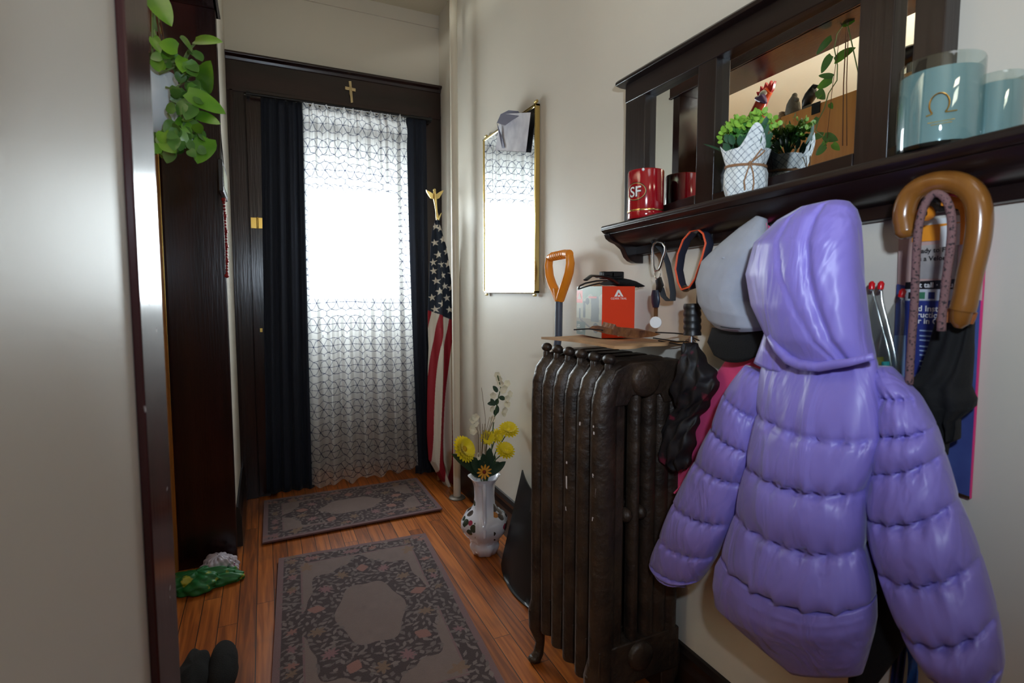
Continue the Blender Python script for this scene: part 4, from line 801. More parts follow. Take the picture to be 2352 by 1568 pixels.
for k in range(170):
    u = rng.uniform(352, 455); v = rng.uniform(110, 345)
    if u < 398 and 150 < v < 292: continue
    a = rng.uniform(0, 6.28); y = rng.uniform(1.24, 1.36); l = rng.uniform(20, 34); leafm(ld if k % 4 else lv, D(u, v, y), D(u+l*math.cos(a), v+abs(l*math.sin(a)), y+rng.uniform(-.02, .02)), l*.8*1.3/FPX, (rng.uniform(-.5, .5), -1, rng.uniform(-.2, .5)), heart=True)
for pts in (((358, 150), (390, 140), (415, 150), (430, 120), (452, 95)), ((380, 200), (400, 205), (425, 185), (445, 190), (465, 205)), ((390, 230), (410, 240), (430, 215)), ((365, 170), (400, 155), (420, 150), (436, 118)), ((385, 260), (400, 290), (430, 340), (445, 300), (452, 262)), ((400, 220), (420, 280), (440, 325), (478, 318)), ((350, 150), (350, 60), (352, -12))):
    vi.tube([D(u, v, 1.29) for u, v in pts], .0022, 6)
# trailing strand, seen in the hall mirror
XS = -.215
F = lambda u, v: refl(u, v, XS)
for u, v, u2, v2, w_ in ((1912, 88, 1872, 124, 26), (1920, 140, 1965, 108, 28), (1912, 128, 1884, 168, 30), (1916, 176, 1878, 172, 14), (1914, 184, 1874, 200, 28), (1880, 208, 1895, 228, 22), (1908, 238, 1914, 250, 12), (1880, 270, 1870, 288, 18), (1940, 55, 1965, 48, 20), (1893, 310, 1856, 318, 18), (1895, 312, 1925, 322, 22), (1900, 335, 1872, 355, 26), (1915, 330, 1930, 345, 16), (1905, 320, 1885, 335, 16), (1878, 225, 1892, 215, 12)):
    a = F(u, v); b = F(u2, v2); leafm(ld if w_ % 4 else lv, a, b, w_*2.1/FPX, (1, 0, .2), heart=True)
vi.tube([F(u, v) for u, v in ((1945, 50), (1925, 78), (1918, 110), (1926, 150), (1925, 185), (1905, 215), (1895, 250), (1882, 275), (1875, 300), (1892, 312), (1900, 335))], .0022, 6)
vi.tube([Vector((pc.x, pc.y, pz+.125)), F(1945, 50)+Vector((0, 0, .02)), F(1945, 50)], .0022, 6)
CM = MB()
for a_, b_, r_c in ((F(1948, 45), F(1938, 335), .0022), (F(1952, 45), F(1948, 335), .0018), (F(1935, 60), F(1900, 330), .0012)): CM.tube([a_, (a_+b_)/2+Vector((.004, .002, 0)), b_], r_c, 5)
CM.build('hanging_cord_ends', mat('brown_cord_end', srgb(110, 72, 50), .9), t)
lv.build('leaves', m_poth, t, smooth=180); ld.build('dark_leaves', m_pothd, t, smooth=180); vi.build('vines', m_vine, t, smooth=180)
# ------------------------------------------------------------------ pine cabinet in the opening and figurines on it
KX, KZ = -.34, 1.972
t = thing('pine_cabinet', 'tall pine cabinet standing in the left opening, its top seen in the hall mirror', 'cabinet', (-.55, 1.7, 0))
m = MB(); m.box((KX-.40, 1.20, 0), (KX-.012, 1.50, KZ)); m.box((KX-.40, 1.50, 0), (KX-.012, 2.40, KZ)); m.build('carcass', m_pine, t)
B((KX-.012, 1.20, .02), (KX, refl(1792, 280, KX).y-.004, KZ)).build('side_panel', m_pine, t, bevel=.002); B((KX-.012, refl(1792, 280, KX).y+.004, .02), (KX, 2.40, KZ-.004)).build('side_panel', m_pine, t, bevel=.002)
h0 = refl(1872, 245, KX); m = MB(); m.box((KX-.002, h0.y-.03, h0.z-.035), (KX+.003, h0.y+.012, h0.z+.015)); m.build('dark_inset', m_darkgrey, t)
m = MB(); m.box((KX, 2.386, .02), (KX+.002, 2.392, KZ-.05)); m.build('edge_strip', m_brass, t)
def figz(u, x): p = refl(u, 250, x); return Vector((x, p.y, KZ))
XC = KX-.05
m_grey = mat('grey_stone', srgb(112, 106, 96), .85, bump=.4, bscale=60); m_blk = mat('black_glaze', srgb(22, 22, 22), .3)
f = figz(1755, XC-.04); t = thing('rooster_figurine', 'rooster figurine with red comb on the pine cabinet, seen in the hall mirror', 'figurine', f)
RS = 1.3; f = f; V_ = Vector
m = MB(); m.tube([f+Vector((0, .05, .0)), f+Vector((0, .045, .05)), f+Vector((0, .025, .10)), f+Vector((0, .0, .135)), f+Vector((0, -.02, .150))], [.045, .038, .026, .022, .018], 14); m.build('body', mat('orange_red_glaze', srgb(206, 84, 34), .3, col2=srgb(150, 24, 30), vscale=9), t)
m = MB(); m.prism([f+Vector((.0, a, b)) for a, b in ((.035, .140), (.045, .165), (.028, .160), (.025, .182), (.010, .165), (.0, .188), (-.012, .168), (-.026, .186), (-.028, .164), (-.044, .178), (-.036, .148), (-.02, .135), (.015, .125))], (-.012, 0, 0)); m.build('comb', mat('red_glaze', srgb(170, 16, 30), .3), t)
MB().ball(f+Vector((.012, -.005, .140)), (.014, .020, .014), 12, 8).build('face', mat('white_glaze', srgb(220, 214, 200), .3), t)
m = MB(); m.tube([f+Vector((.016, .02, .128)), f+Vector((.02, -.005, .12)), f+Vector((.018, -.025, .095))], [(.010, .016), (.018, .02), (.004, .005)], 12); m.build('beak', mat('purple_glaze', srgb(84, 58, 100), .3), t)
f = figz(1822, XC); t = thing('stone_figurine', 'grey stone figurine on the pine cabinet between rooster and black bird', 'figurine', f)
m = MB(); m.tube([f, f+Vector((0, 0, .02)), f+Vector((0, 0, .06)), f+Vector((0, -.002, .08)), f+Vector((0, -.004, .10))], [.030, .036, .030, .022, .010], 14); m.ball(f+Vector((0, -.006, .098)), .013, 10, 8); m.ball(f+Vector((.01, -.028, .07)), .011, 8, 6); m.build('body', m_grey, t)
f = figz(1860, XC); t = thing('crow_figurine', 'small black bird figurine on a stone base, on the pine cabinet beside the dark inset', 'figurine', f)
MB().ball(f+Vector((0, 0, .008)), (.03, .04, .02), 12, 8).build('stone_base', m_grey, t)
m = MB(); m.tube([f+Vector((0, .035, .02)), f+Vector((0, .015, .045)), f+Vector((0, -.005, .07)), f+Vector((0, -.015, .095)), f+Vector((0, -.022, .105)), f+Vector((0, -.045, .10))], [.006, .024, .028, .018, .013, .003], 12); m.build('body', m_blk, t)
f = figz(1796, XC+.02); t = thing('small_figurine', 'tiny pale pottery figurine beside the rooster on the pine cabinet', 'figurine', f); MB().lathe([(0, 0), (.018, 0), (.02, .015), (.012, .025), (.014, .032), (0, .038)], f, 16).build('body', mat('tan_pottery', srgb(160, 130, 100), .6), t)
f = figz(1712, XC-.1); t = thing('green_figurine', 'low dark green figurine left of the rooster on the pine cabinet', 'figurine', f); MB().ball(f+Vector((0, 0, .03)), (.03, .045, .04), 14, 10).build('body', mat('green_glaze', srgb(60, 76, 62), .4), t)
f = figz(2072, XC); t = thing('bird_figurine', 'larger black bird figurine at the near end of the pine cabinet', 'figurine', f)
m = MB(); m.tube([f+Vector((0, .06, .01)), f+Vector((0, .045, .05)), f+Vector((0, .01, .085)), f+Vector((0, -.03, .09)), f+Vector((0, -.05, .10))], [.008, .030, .042, .034, .022], 14); m.tube([f+Vector((0, .02, 0)), f+Vector((0, .02, .06))], .01, 8); m.tube([f+Vector((0, -.02, 0)), f+Vector((0, -.02, .06))], .01, 8); m.build('body', m_blk, t)
# ------------------------------------------------------------------ puffer jacket and the other hanging things
def puffy(rows, X0, TF, TB, seams=True, nsub=14, nphi=72, wr=.010, sq=.75, seed=1, base=.50, tpow=.5, fn=None, endcap=True):
    """rows: [(left px, right px, sag px, thickness factor)] from top to bottom; X0(y)-> depth of the middle plane; returns a closed tube grid"""
    out = []; r = np.random.RandomState(seed); ph = np.linspace(0, 2*PI, nphi, endpoint=False); s = .5-.5*np.cos(ph); side = np.sin(ph)
    f1, f2, f3 = r.uniform(14, 22), r.uniform(26, 40), r.uniform(0, 6)
    for k in range(len(rows)-1):
        (L0, R0, g0, t0), (L1, R1, g1, t1) = rows[k], rows[k+1]
        last = k == len(rows)-2
        for i in range(nsub+(1 if last else 0)):
            f = i/nsub; L = [L0[j]+(L1[j]-L0[j])*f for j in (0, 1)]; R = [R0[j]+(R1[j]-R0[j])*f for j in (0, 1)]; g = g0+(g1-g0)*f; tf = t0+(t1-t0)*f
            puff = abs(math.sin(PI*f))**tpow if seams else 1
            T_ = tf*(base+(1-base)*puff) if seams else tf; T_ *= 1+wr*2.2*math.sin(k*3.1+f*5)
            w_ = 1+(.030*puff-.015 if seams else 0)
            near = math.exp(-min(f, 1-f)/.13) if seams else .4
            row = []
            for j in range(nphi):
                sj = .5+(s[j]-.5)*w_; u = L[0]+(R[0]-L[0])*sj; v = L[1]+(R[1]-L[1])*sj+g*(1-(2*s[j]-1)**2)
                cr = math.sin(sj*f1*2+f3+k*2.1+f*1.5)*.55+math.sin(sj*f2*2+k*1.3+f3*2-f*2)*.45
                v += near*wr*120*cr*.22*(1 if f not in (0,) else 1)
                p = ax(u, v, X0(u, v) if callable(X0) else X0)
                sd = side[j]; off = (abs(sd)**sq)*(1 if sd > 0 else -1)
                th = (TF if sd > 0 else TB)*T_*(1+near*wr*18*cr)
                q = p+Vector((-1, -.35, 0)).normalized()*off*th
                if fn: q = fn(q, sj, sd, k+f)
                row.append(q)
            out.append(row)
    A = np.array([[list(p) for p in r_] for r_ in out]); m = MB(); m.grid(A, wrap=True)
    if endcap: n = A.shape[0]; m.f.append(tuple(range(nphi))[::-1]); m.f.append(tuple((n-1)*nphi+j for j in range(nphi)))
    return m
m_pur = mat('lilac_satin', srgb(134, 120, 202), .42, sheen=.2)
N, L = nodes(m_pur); tc = N.new('ShaderNodeTexCoord'); mp = N.new('ShaderNodeMapping'); mp.inputs['Rotation'].default_value = (.5, 0, 0); mp.inputs['Scale'].default_value = (9, 11, 3.2); L.new(tc.outputs['Object'], mp.inputs[0])
nz = N.new('ShaderNodeTexNoise'); nz.inputs['Scale'].default_value = 1.5; nz.inputs['Detail'].default_value = 3; nz.inputs['Distortion'].default_value = .8; L.new(mp.outputs[0], nz.inputs['Vector'])
bp_ = N.new('ShaderNodeBump'); bp_.inputs['Strength'].default_value = .38; bp_.inputs['Distance'].default_value = .03; L.new(nz.outputs[0], bp_.inputs['Height']); L.new(bp_.outputs[0], N['Principled BSDF'].inputs['Normal'])
XJ = .845
jo = ax(1895, 470, XJ); t = thing('puffer_jacket', 'lilac quilted hooded puffer jacket hanging from the hook rail', 'jacket', jo)
body = [((1752, 832), (2014, 820), 10, .50), ((1744, 942), (2036, 1004), 20, 1.0), ((1722, 1060), (1998, 1118), 14, 1.08), ((1698, 1168), (1990, 1252), 18, 1.12), ((1664, 1266), (2012, 1372), 34, 1.15), ((1649, 1345), (2003, 1462), 34, .95), ((1812, 1532), (1982, 1536), 4, .42)]
def bodyrows():
    return body
m = puffy(body[:5], lambda u, v: XJ+.00, .082, .05, seed=3, base=.74, tpow=.42, wr=.012)
m.build('body', m_pur, t, smooth=180)
hemr = [((1664, 1266), (2012, 1372), 34, 1.0), ((1650, 1290), (2013, 1392), 34, 1.05), ((1644, 1330), (2014, 1420), 30, 1.0), ((1648, 1376), (2008, 1455), 20, .85), ((1690, 1422), (2000, 1485), 8, .7), ((1752, 1482), (1992, 1515), 3, .5), ((1814, 1541), (1982, 1544), 0, .25)]
m = puffy(hemr, XJ, .080, .05, seams=False, nsub=5, wr=.003, seed=5); m.build('bottom_panel', m_pur, t, smooth=180)
lsl = [((1712, 838), (1790, 872), 0, .5), ((1668, 900), (1752, 962), 2, .85), ((1641, 975), (1742, 1036), 4, .95), ((1603, 1051), (1722, 1106), 5, 1.0), ((1552, 1149), (1692, 1198), 6, 1.0), ((1519, 1230), (1648, 1274), 6, .95), ((1494, 1288), (1612, 1330), 10, .62), ((1504, 1306), (1585, 1338), 8, .55), ((1512, 1318), (1572, 1340), 6, .45)]
puffy(lsl, lambda u, v: XJ+.010, .062, .045, seed=8, base=.72, tpow=.42, wr=.012).build('sleeve', m_pur, t, smooth=180)
rsl = [((1985, 838), (2050, 842), 0, .5), ((2020, 905), (2116, 908), 2, .8), ((2006, 985), (2152, 975), 8, .95), ((1990, 1072), (2171, 1036), 12, 1.02), ((1990, 1170), (2202, 1140), 22, 1.05), ((2016, 1288), (2254, 1270), 30, 1.1), ((2068, 1418), (2292, 1402), 28, 1.1), ((2118, 1500), (2310, 1512), 34, .95), ((2180, 1548), (2300, 1560), 14, .6), ((2200, 1566), (2288, 1574), 10, .5)]
puffy(rsl, lambda u, v: XJ+.025, .075, .03, seed=12, base=.72, tpow=.42, wr=.012).build('sleeve', m_pur, t, smooth=180)
def hoodfn(q, s, sd, k):
    if sd > 0:
        d = 0
        for (c0, sl, w_, a) in ((.60, .035, .040, .010), (.34, .075, .016, .005)):
            c = c0+sl*(k-3); d += a*math.exp(-((s-c)/w_)**2)
        q = q+Vector((1, .3, 0))*d*min(1, k*.5)
    return q
hood = [((1900, 465), (1952, 463), -1, .30), ((1842, 480), (1968, 480), -5, .50), ((1792, 510), (1977, 510), -4, .75), ((1742, 560), (1980, 560), 0, .95), ((1723, 630), (1983, 630), 0, 1.0), ((1735, 700), (1991, 705), 2, 1.0), ((1768, 770), (2001, 775), 4, .92), ((1812, 826), (2010, 812), 6, .70), ((1836, 842), (2012, 822), 6, .52)]
puffy(hood, XJ-.005, .085, .05, seams=False, nsub=8, wr=.0012, seed=21, fn=hoodfn, nphi=120).build('hood', m_pur, t, smooth=180)
MB().tube([ax(u, v, XJ-.060) for u, v in ((1768, 772), (1786, 800), (1812, 826), (1840, 838), (1880, 842), (1950, 832), (2006, 818))], [.006, .008, .009, .009, .008, .006, .005], 10).build('neck_seam', m_pur, t, smooth=180)
collar = [((1762, 752), (1790, 790), 0, .4), ((1750, 792), (1830, 828), 2, .7), ((1735, 830), (1850, 860), 2, .7)]
puffy(collar, XJ, .050, .03, seams=False, nsub=6, wr=.002, seed=2).build('collar', m_pur, t, smooth=180)
# cuffs
MB().tube([ax(u, v, XJ+.0) for u, v in ((1503, 1305), (1515, 1322), (1540, 1334), (1570, 1338))], [.010, .011, .012, .010], 10).build('cuff', m_pur, t, smooth=180)
# pink coat behind
m_pink = mat('pink_coat_cloth', srgb(240, 80, 136), .6, sheen=.2, var=.08, vscale=10)
pc_ = ax(1760, 520, .935); t = thing('pink_coat', 'bright pink coat hanging mostly hidden behind the lilac jacket and grey cap', 'coat', pc_)
pk = [((1742, 505), (1770, 520), 0, .3), ((1745, 640), (1800, 640), 0, .5), ((1716, 760), (1860, 770), 0, .8), ((1645, 858), (1880, 880), 0, 1), ((1586, 950), (1890, 990), 0, 1), ((1558, 1060), (1880, 1090), 0, 1), ((1549, 1140), (1860, 1180), 6, .8), ((1580, 1210), (1840, 1260), 4, .5)]
puffy(pk, .952, .016, .012, seams=False, nsub=6, wr=.003, seed=4).build('coat_body', m_pink, t, smooth=180)
MB().tube([ax(u, v, .905) for u, v in ((1549, 1132), (1570, 1110), (1620, 1100), (1680, 1110))], .0025, 6).build('seam', m_pink, t)
# black trousers / garment hanging behind, below the jacket
t = thing('black_garment', 'black garment hanging behind the lilac jacket, its lower end showing between body and sleeve', 'clothes', ax(1995, 1100, .94))
bg = [((1940, 900), (2060, 900), 0, .6), ((1960, 1150), (2080, 1150), 0, 1), ((1962, 1300), (2092, 1340), 0, 1), ((1955, 1440), (2112, 1440), 0, 1), ((1948, 1580), (2008, 1580), 0, .8)]
puffy(bg, .95, .025, .02, seams=False, nsub=6, wr=.003, seed=4).build('cloth', m_blackcloth, t, smooth=180)
t = thing('blue_strap', 'shiny blue strap hanging low on the wall below the jacket sleeve', 'strap', ax(2090, 1480, .96))
A = np.array([[list(ax(2078+22*j/5+10*f+4*math.sin(f*5), 1470+120*f, .955+.004*math.sin(j+f*6))) for j in range(6)] for f in np.linspace(0, 1, 16)]); MB().sheet(A, .002).build('strap_band', mat('blue_satin', srgb(40, 96, 190), .3), t)
A = np.array([[list(ax(2056+26*j/5-14*f, 1478+112*f, .97+.003*math.sin(j*2))) for j in range(6)] for f in np.linspace(0, 1, 16)]); MB().sheet(A, .002).build('strap_tail', mat('navy_satin', srgb(26, 38, 84), .4), t)
# grey cap
m_cap = mat('heather_grey_cloth', srgb(158, 162, 172), .85, bump=.1, bscale=500, var=.06, vscale=40)
t = thing('baseball_cap', 'light grey cap with black brim hanging from the hook rail', 'cap', ax(1745, 505, .90))
cp = [((1738, 497), (1762, 503), -2, .2), ((1702, 525), (1765, 540), -2, .5), ((1662, 560), (1756, 590), 0, .75), ((1622, 600), (1735, 640), 0, .92), ((1610, 645), (1728, 690), 2, 1), ((1613, 690), (1752, 725), 6, .95), ((1632, 728), (1760, 750), 8, .8), ((1648, 748), (1758, 758), 6, .6)]
puffy(cp, .900, .072, .028, seams=False, nsub=8, wr=.002, seed=31).build('crown', m_cap, t, smooth=180)
br = [((1636, 752), (1762, 745), 4, .35), ((1625, 785), (1762, 790), 6, .3), ((1640, 815), (1745, 815), 10, .22), ((1662, 828), (1718, 828), 4, .12)]
puffy(br, .900, .045, .01, seams=False, nsub=8, wr=.0, seed=3).build('brim', m_blackcloth, t, smooth=180)
MB().tube([ax(u, v, .84) for u, v in ((1655, 750), (1680, 754), (1700, 755))], .0008, 5).build('brim_lettering', m_black, t)
A = np.array([[list(ax(1745+16*s+2*f, 506+44*f+6*s, .885+.01*s)) for s in np.linspace(0, 1, 6)] for f in np.linspace(0, 1, 8)]); MB().sheet(A, .001).build('pink_lining', m_pink, t)
MB().ball(ax(1662, 592, .845), (.004, .004, .003), 8, 6).build('top_button', m_cap, t)
# key bunch on a carabiner
t = thing('key_bunch', 'silver carabiner with keys, black wrist strap and a round white tag', 'keys', ax(1510, 553, .925))
k = lambda u, v, x=.925: ax(u, v, x)
MB().tube([k(u, v) for u, v in ((1510, 554), (1502, 560), (1499, 572), (1500, 590), (1501, 610), (1505, 622), (1513, 620), (1518, 610), (1523, 592), (1528, 578), (1528, 566), (1521, 557))], .0028, 8, closed=True).build('carabiner', m_steel, t)
m = MB(); cen = k(1510, 630); m.tube([cen+Vector((0, .011*math.cos(a), .011*math.sin(a))) for a in np.linspace(0, 2*PI, 20)[:-1]], .0013, 6, closed=True); m.build('key_ring', m_steel, t)
m = MB(); m.tube([k(1512, 640), k(1516, 655), k(1512, 668)], [(.012, .004), (.014, .005), (.010, .004)], 12, flat=Vector((0, 1, 0))); m.build('key_cluster', m_darkgrey, t)
MB().tube([k(1505, 666, .92), k(1505, 678, .92), k(1506, 694, .92), k(1506, 706, .92)], [(.011, .005), (.015, .007), (.015, .007), (.010, .005)], 16, flat=Vector((0, 1, 0))).build('key_fob', mat('navy_fob', srgb(28, 38, 58), .3), t, smooth=60)
m = MB(); m.box(tuple(k(1502, 704)), tuple(k(1510, 728)+Vector((.0016, 0, 0)))); m.build('key_blade', mat('dull_key_brass', srgb(120, 100, 70), .5, .5), t)
c = k(1506, 740, .92); mm = MB().lathe([(0, 0), (.0145, 0), (.0152, .001), (.0145, .002), (0, .002)], (0, 0, 0), 32); m = MB(); m.add([(c.x+p[0]*.72-p[2]*.7, c.y-p[0]*.69-p[2]*.7, c.z+p[1]) for p in mm.v], [f_[::-1] for f_ in mm.f]); m.build('round_tag', m_white, t)
A = [k(u, v, .935) for u, v in ((1512, 566), (1524, 578), (1534, 605), (1541, 640), (1546, 672), (1545, 690), (1534, 690), (1524, 680), (1518, 660))]; MB().tube(A, [(.0016, .010)]*len(A), 8, flat=Vector((0, 1, 0))).build('wrist_strap', mat('charcoal_strap', srgb(56, 58, 62), .8), t)
# dog collar with black lead clipped on
t = thing('dog_collar', 'navy collar with orange piping hanging in a loop from the hook rail', 'collar', ax(1612, 540, .92))
cp_ = [(1612, 528), (1596, 532), (1578, 552), (1565, 585), (1560, 620), (1566, 650), (1574, 666), (1592, 660), (1606, 640), (1614, 615), (1622, 590), (1630, 560), (1624, 538)]
mm = [k(u, v, .922) for u, v in cp_]; MB().tube(mm, [(.013, .0022)]*len(mm), 10, closed=True, flat=Vector((1, 0, 0))).build('collar_band', mat('navy_webbing', srgb(28, 30, 48), .7), t)
m = MB(); m.tube([p+Vector((-.012, .0, .001)) for p in mm], .0024, 6, closed=True); m.build('orange_piping', mat('orange_piping', srgb(226, 84, 40), .6), t)
m = MB(); c = k(1575, 663, .915); m.tube([c+Vector((0, .012*math.cos(a), .006*math.sin(a))) for a in np.linspace(0, 2*PI, 16)[:-1]], .0022, 6, closed=True); m.build('buckle', mat('bronze_buckle', srgb(120, 100, 76), .4, .7), t)
# compact umbrella
t = thing('compact_umbrella', 'compact umbrella, black handle above loose black canopy with dark red flowers', 'umbrella', ax(1592, 600, .92))
MB().tube([k(1628, 560, .925), k(1620, 590, .925), k(1610, 640, .925), k(1606, 668, .925), k(1605, 696, .925)], .0022, 6).build('wrist_cord', m_black, t)
MB().tube([k(1606, 660, .922), k(1605, 672, .922)], .0035, 8).build('ferrule', m_steel, t); MB().tube([k(1605, 672, .922), k(1604, 700, .922)], .005, 10).build('neck', m_black, t)
m = MB(); n_ = 14; pp = [k(1590+.3*i/n_, 697+i*5.2, .918) for i in range(n_+1)]; m.tube(pp, [(.0205 if i % 3 else .0185) for i in range(n_+1)], 18); m.build('handle', m_black, t, smooth=60)
m = MB(); m.tube([k(1588, 770, .918), k(1588, 786, .918)], .006, 10)
for q in ((1574, 782), (1582, 786), (1597, 784), (1606, 782)): m.tube([k(1588, 774, .918), k(q[0], q[1], .915)], .0016, 5)
m.build('rib_tips', m_steel, t)
m_can = mat('floral_umbrella_cloth', srgb(22, 20, 24), .6, col2=srgb(96, 22, 44), vscale=28, thr=(.60, .68))
cn = [((1578, 788), (1604, 790), 0, .4), ((1568, 820), (1620, 820), 0, .8), ((1556, 860), (1640, 850), 0, 1), ((1549, 895), (1652, 880), 0, 1), ((1556, 925), (1636, 920), 0, .75), ((1552, 945), (1612, 950), 0, .7), ((1532, 975), (1602, 975), 0, .9), ((1522, 1010), (1596, 1010), 0, 1), ((1524, 1050), (1588, 1050), 0, .9), ((1545, 1072), (1580, 1078), 0, .5)]
def crum(q, s, sd, kk): return q+Vector((-.006*math.sin(s*19+kk*2.3)*(1 if sd > 0 else 0), .004*math.sin(kk*5+s*7), .003*math.sin(s*23+kk)))
puffy(cn, .915, .042, .018, seams=False, nsub=7, wr=.004, seed=6, fn=crum).build('canopy', m_can, t, smooth=180)
# crook umbrella
m_hand = mat('varnished_beech', srgb(136, 88, 36), .25, coat=.4, col2=srgb(108, 64, 24), vscale=6, stretch=(6, 6, .8))
XU = .885; t = thing('crook_umbrella', 'black umbrella with a large curved golden wooden crook handle hung on the right hook', 'umbrella', ax(2160, 430, XU))
hk = [(2082, 534), (2079, 515), (2076, 497), (2080, 472), (2092, 448), (2112, 431), (2140, 420), (2170, 416), (2200, 420), (2226, 434), (2243, 458), (2250, 492), (2248, 535), (2240, 580), (2228, 630), (2216, 690), (2210, 712)]
def smooth_path(P, n): 
    P = np.array([list(p) for p in P]); tt = np.linspace(0, len(P)-1, n); out = []
    for x in tt:
        i = min(int(x), len(P)-2); f = x-i; p0 = P[max(i-1, 0)]; p1 = P[i]; p2 = P[i+1]; p3 = P[min(i+2, len(P)-1)]
        out.append(Vector(.5*((2*p1)+(-p0+p2)*f+(2*p0-5*p1+4*p2-p3)*f*f+(-p0+3*p1-3*p2+p3)*f**3)))
    return out
pts = smooth_path([ax(u, v, XU) for u, v in hk], 60); MB().tube([pts[0]+(pts[0]-pts[1]).normalized()*.008]+pts, [.009]+[.0150]*56+[.0155]*4, 20).build('crook_handle', m_hand, t, smooth=60)
MB().tube([ax(2210, 710, XU), ax(2207, 722, XU), ax(2204, 740, XU), ax(2200, 752, XU)], [.0135, .0125, .0115, .005], 16).build('handle_collar', m_hand, t)
for u, v, u2, v2 in ((2166, 708, 2160, 738), (2182, 708, 2176, 740), (2236, 716, 2226, 742), (2218, 700, 2215, 735)): MB().tube([ax(u, v, XU+.012), ax((u+u2)/2, (v+v2)/2, XU+.012), ax(u2, v2, XU+.012)], [.005, .0055, .005], 10).build('rib_tip', mat('brown_rib_tip', srgb(150, 84, 40), .4), t)
uc = [((2152, 728), (2240, 738), 0, .55), ((2138, 790), (2238, 800), 0, .8), ((2118, 850), (2232, 855), 0, 1), ((2088, 880), (2230, 885), 0, 1.1), ((2096, 905), (2246, 915), 0, 1.1), ((2124, 935), (2244, 932), 0, 1), ((2146, 965), (2208, 960), 0, .8), ((2158, 985), (2208, 978), 0, .6), ((2164, 1008), (2204, 1006), 0, .5), ((2168, 1015), (2178, 1018), 0, .25), ((2168, 1042), (2176, 1044), 0, .15)]
puffy(uc, XU+.055, .042, .022, seams=False, nsub=7, wr=.004, seed=9, fn=lambda q, s, sd, kk: q+Vector((-.005*math.sin(s*15+kk)*(sd > 0), 0, 0))).build('canopy', m_blackcloth, t, smooth=180)
# rope lead over the hook
m_rope = bpy.data.materials.new('speckled_rope'); m_rope = mat('speckled_rope', srgb(116, 84, 84), .8, col2=srgb(44, 34, 38), vscale=260, thr=(.56, .62), bump=.3, bscale=500)
t = thing('rope_lead', 'thin pinkish speckled rope lead looped over the right hook', 'rope', ax(2150, 446, .86))
rp = [(2088, 882), (2090, 840), (2094, 780), (2100, 700), (2103, 620), (2106, 560), (2112, 510), (2124, 470), (2138, 450), (2152, 444), (2168, 452), (2180, 474), (2186, 510), (2184, 560), (2176, 620), (2170, 670), (2164, 720), (2162, 760)]
MB().tube(smooth_path([ax(u, v, .862) for u, v in rp], 70), .0054, 10).build('rope', m_rope, t, smooth=180)
t = thing('orange_band', 'orange fabric band with pink edge hanging behind the wooden crook', 'strap', ax(2170, 460, .93))
b_ = smooth_path([ax(u, v, .925) for u, v in ((2108, 520), (2112, 490), (2130, 474), (2140, 492), (2125, 505)) ], 20); MB().tube(b_, [(.011, .002)]*20, 8, flat=Vector((1, 0, 0))).build('band', mat('orange_fabric', srgb(232, 140, 30), .6), t)
b_ = smooth_path([ax(u, v, .945) for u, v in ((2168, 452), (2195, 456), (2222, 468), (2230, 500), (2228, 560))], 20); MB().tube(b_, [(.002, .013)]*20, 8, flat=Vector((1, 0, 0))).build('band', mat('orange_fabric', srgb(232, 140, 30), .6), t)
b_ = smooth_path([ax(u, v, .936) for u, v in ((2170, 446), (2196, 449), (2224, 458))], 10); MB().tube(b_, .0018, 6).build('pink_edge', m_pink, t)
# packaged kite
XP = .982; pk_ = lambda u, v, o=0: ax(u, v, XP-o)
t = thing('kite_package', 'printed kite package, orange header over blue card in clear film, behind the crook umbrella', 'package', pk_(2160, 800))
MB().prism([pk_(2068, 522), pk_(2268, 485), pk_(2228, 1145), pk_(2040, 1090)], (.005, 0, 0)).build('pink_back', mat('pink_card', srgb(236, 50, 130), .5), t)
def quad(name, mt, pts, o): MB().prism([pk_(u, v, o) for u, v in pts], (.0008, 0, 0)).build(name, mt, t, smooth=0)
quad('film_panel', mat('pinkish_print', srgb(206, 170, 160), .25, coat=.5, col2=srgb(176, 150, 146), vscale=14), [(2064, 545), (2264, 510), (2255, 690), (2062, 652)], .001)
quad('header_card', mat('white_card', srgb(226, 228, 226), .4), [(2100, 512), (2225, 490), (2222, 520), (2098, 520)], .0025)
quad('header_card', mat('orange_card', srgb(238, 150, 40), .4), [(2098, 520), (2222, 508), (2214, 548), (2094, 556)], .0035)
quad('price_label', m_white, [(2160, 520), (2222, 508), (2216, 560), (2158, 568)], .0045)
quad('grey_print', mat('grey_print', srgb(150, 146, 146), .35, col2=srgb(186, 176, 168), vscale=20), [(2096, 566), (2200, 556), (2196, 640), (2092, 640)], .0022)
quad('black_bar', m_black, [(2080, 648), (2200, 640), (2196, 664), (2078, 664)], .0035)
quad('icon_strip', mat('pale_strip', srgb(196, 200, 208), .4), [(2078, 664), (2196, 664), (2192, 690), (2078, 690)], .0035)
m_bl = mat('blue_print', srgb(58, 66, 128), .35, coat=.3, col2=srgb(84, 104, 168), vscale=9)
quad('blue_panel', m_bl, [(2060, 652), (2252, 690), (2226, 1142), (2040, 1086)], .0012)
quad('light_blue_panel', mat('light_blue_print', srgb(150, 176, 212), .35, col2=srgb(110, 140, 196), vscale=6), [(2054, 770), (2080, 770), (2076, 880), (2046, 870)], .0024)
quad('text_panel', mat('deep_blue_print', srgb(48, 58, 128), .35), [(2080, 692), (2190, 692), (2170, 860), (2082, 860)], .0024)
quad('hem_strip', m_brass, [(2190, 1128), (2227, 1140), (2226, 1146), (2190, 1134)], .003)
EX = Vector((0, -1, 0)); EZ = Vector((0, 0, 1))
